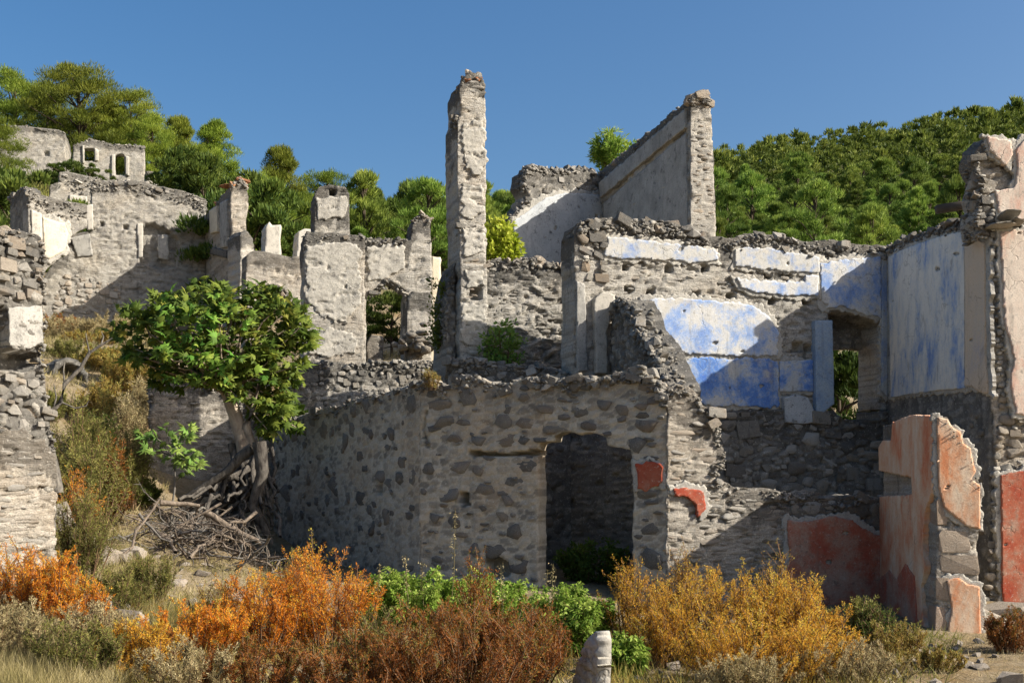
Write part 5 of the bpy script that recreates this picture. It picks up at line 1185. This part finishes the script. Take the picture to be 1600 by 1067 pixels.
# dry stalks standing above the green plants
for k, (px, Y, top, lb) in enumerate([(705, 12.3, 794, 'tallest dry pale stalk standing in front of the rubble wall'), (640, 12.2, 868, 'short dry stalk with drooping seeds beside the green plant'), (585, 12.1, 880, 'bent dry stalk rising by the tallest orange shrub'), (787, 12.0, 882, 'dry stalk in front of the hole at the wall base'), (663, 12.4, 876, 'thin dry seed stalk between the two green plants'), (862, 11.7, 880, 'dry pinkish stalk at the doorway corner'), (850, 11.9, 890, 'short stalk beside the doorway corner')]):
    g0 = ground_at(px, Y); H = max(.3, ZC + (HY - top) / F * Y - g0.z); T = thing('dry_stalk', lb, 'plant', g0); r = random.Random(k)
    tip = Vector((r.uniform(-.06, .06), 0, H)); tube_obj('stem', [crooked((0, 0, -.05), tip, .007, .003, 6, .015, r)], 'straw', T, 4)
    n = 60; t = nr.uniform(.5, 1, n)[:, None]; p = t * np.array(tuple(tip)) + nr.normal(size=(n, 3)) * .022
    leaf_obj('seed_head', p, nr.normal(size=(n, 3)) + np.array([0, 0, -.5]), .03, .012, nr.uniform(0, 1, n), 'straw', T)
# ------------------------------------------------------------------ grass and litter
def grass(name, areas, n, h, mat, wdt=.006, lean=.5, kind='stuff', lab_=None):
    q = np.random.RandomState(len(name) * 7 + n % 97); P_ = []; 
    for (x0, x1, y0, y1, wt_) in areas:
        m = int(n * wt_); px = q.uniform(x0, x1, m); Y = np.sqrt(q.uniform(y0 ** 2, y1 ** 2, m)); X = (px - HX) / F * Y
        dn = fbm(X * 1.6, Y * 1.6, 4, 77); k = dn > q.uniform(.28, .62, m); X = X[k]; Y = Y[k]
        P_.append(np.stack([X, Y, gz_np(X, Y) - .01], 1))
    p = np.concatenate(P_); m = len(p); d = q.normal(size=(m, 3)) * lean + np.array([0, 0, 1.]); hh = h * q.uniform(.4, 1.3, m)
    tone = np.clip(fbm(p[:, 0] * 2, p[:, 1] * 2, 3, 31) + q.normal(size=m) * .2, 0, 1)
    o = leaf_obj(name, p, d, hh, wdt * q.uniform(.7, 1.4, m), tone, mat, None, .1); o['kind'] = 'stuff'
    return o
grass('dry_grass', [(-60, 190, 7.5, 11.2, .62), (150, 330, 9, 13, .16), (-60, 120, 11, 13, .12), (80, 230, 13, 16, .1)], 62000, .24, 'grass_mix', .0055, .7)
grass('bank_grass', [(60, 260, 16, 40, .7), (420, 700, 24, 30, .1), (1250, 1400, 21, 26, .1), (60, 480, 40, 60, .1)], 30000, .24, 'grass_mix', .016, .7)
grass('dead_grass', [(200, 620, 8, 13, .35), (620, 1000, 8, 13.5, .25), (1000, 1650, 8, 13, .4)], 30000, .09, 'straw', .006, .9)
grass('litter_grass', [(120, 430, 11.5, 16.5, 1)], 12000, .13, 'grass_mix', .008, .9)
grass('hill_grass', [(-60, 480, 60, 95, .6), (380, 1650, 60, 130, .4)], 26000, .8, 'olive_leaf', .12, .5)
grass('dry_weeds', [(180, 980, 8.2, 12.6, .6), (960, 1420, 8.6, 12.4, .4)], 26000, .24, 'ochre_leaf', .008, .8)
grass('green_weeds', [(180, 980, 8.2, 13, .6), (960, 1500, 8.6, 12.8, .4)], 12000, .2, 'olive_leaf', .012, .9)
# loose rocks
ROCK = [chunk_mesh(500 + k) for k in range(10)]
for me in ROCK: me.materials.append(MATS['warm_rock'])
def rock(px, Y, s, lb, grp=None, fl=.6):
    g0 = ground_at(px, Y); o = bpy.data.objects.new('rock', rb.choice(ROCK)); COL.objects.link(o)
    o.scale = (s * rb.uniform(.8, 1.4), s * rb.uniform(.8, 1.2), s * fl * rb.uniform(.7, 1.2)); o.rotation_euler = (rb.uniform(-.3, .3), rb.uniform(-.3, .3), rb.uniform(0, 6.28))
    o.location = g0 + Vector((0, 0, s * fl * .2)); tag(o, lb, 'rock', grp); o['kind'] = 'thing'
for k in range(290):
    z = rb.random()
    if z < .45: px, Y = rb.uniform(985, 1600), rb.uniform(8.8, 12.2)
    elif z < .8: px, Y = rb.uniform(120, 420), rb.uniform(10.2, 15.4)
    else: px, Y = rb.uniform(380, 900), rb.uniform(12, 14.4)
    rock(px, Y, rb.uniform(.05, .16) if rb.random() < .85 else rb.uniform(.16, .32), 'loose pale stone lying in the dry earth among the shrubs', 'loose stones on the ground')
for k, (px, Y, s, lb) in enumerate([(100, 14.2, .55, 'big pale boulder at the top of the stony ridge'), (128, 13.9, .5, 'second boulder down the stony ridge'), (158, 13.9, .5, 'boulder halfway along the stony ridge'), (188, 14.1, .42, 'low boulder near the branch heap end of the ridge'), (86, 14.6, .6, 'boulder wedged against the corner wall'), (210, 14.4, .3, 'small boulder at the end of the stony ridge'), (330, 12.6, .34, 'reddish stone standing before the branch heap'), (170, 11.4, .45, 'flat stone slab in front of the long leaning stick'), (205, 11.1, .38, 'flat cracked stone beside the slab'), (350, 12.2, .3, 'pale stone between the orange shrub and the branch heap'),
        (1545, 13.6, .5, 'pale slab lying just past the pillar'), (1580, 14.0, .6, 'pale slab at the foot of the red plaster wall')]):
    rock(px, Y, s, lb, None, .75)
# arched hollow in the bank
f17 = Frame((78, 24.6), (140, 25.2)); T = thing('stone_arch', 'dark arched hollow of stone half buried in the grassy bank', 'arch', f17.at(.3, 3.5))
wall(T, f17, [(76, 690), (78, 590), (86, 566), (104, 558), (124, 564), (136, 584), (140, 690)], 'dark_rubble', 'roughrubble', thick=.5, recess=[([(84, 690), (86, 596), (94, 574), (108, 568), (122, 574), (131, 594), (134, 690)], .45)])
gather_excess()
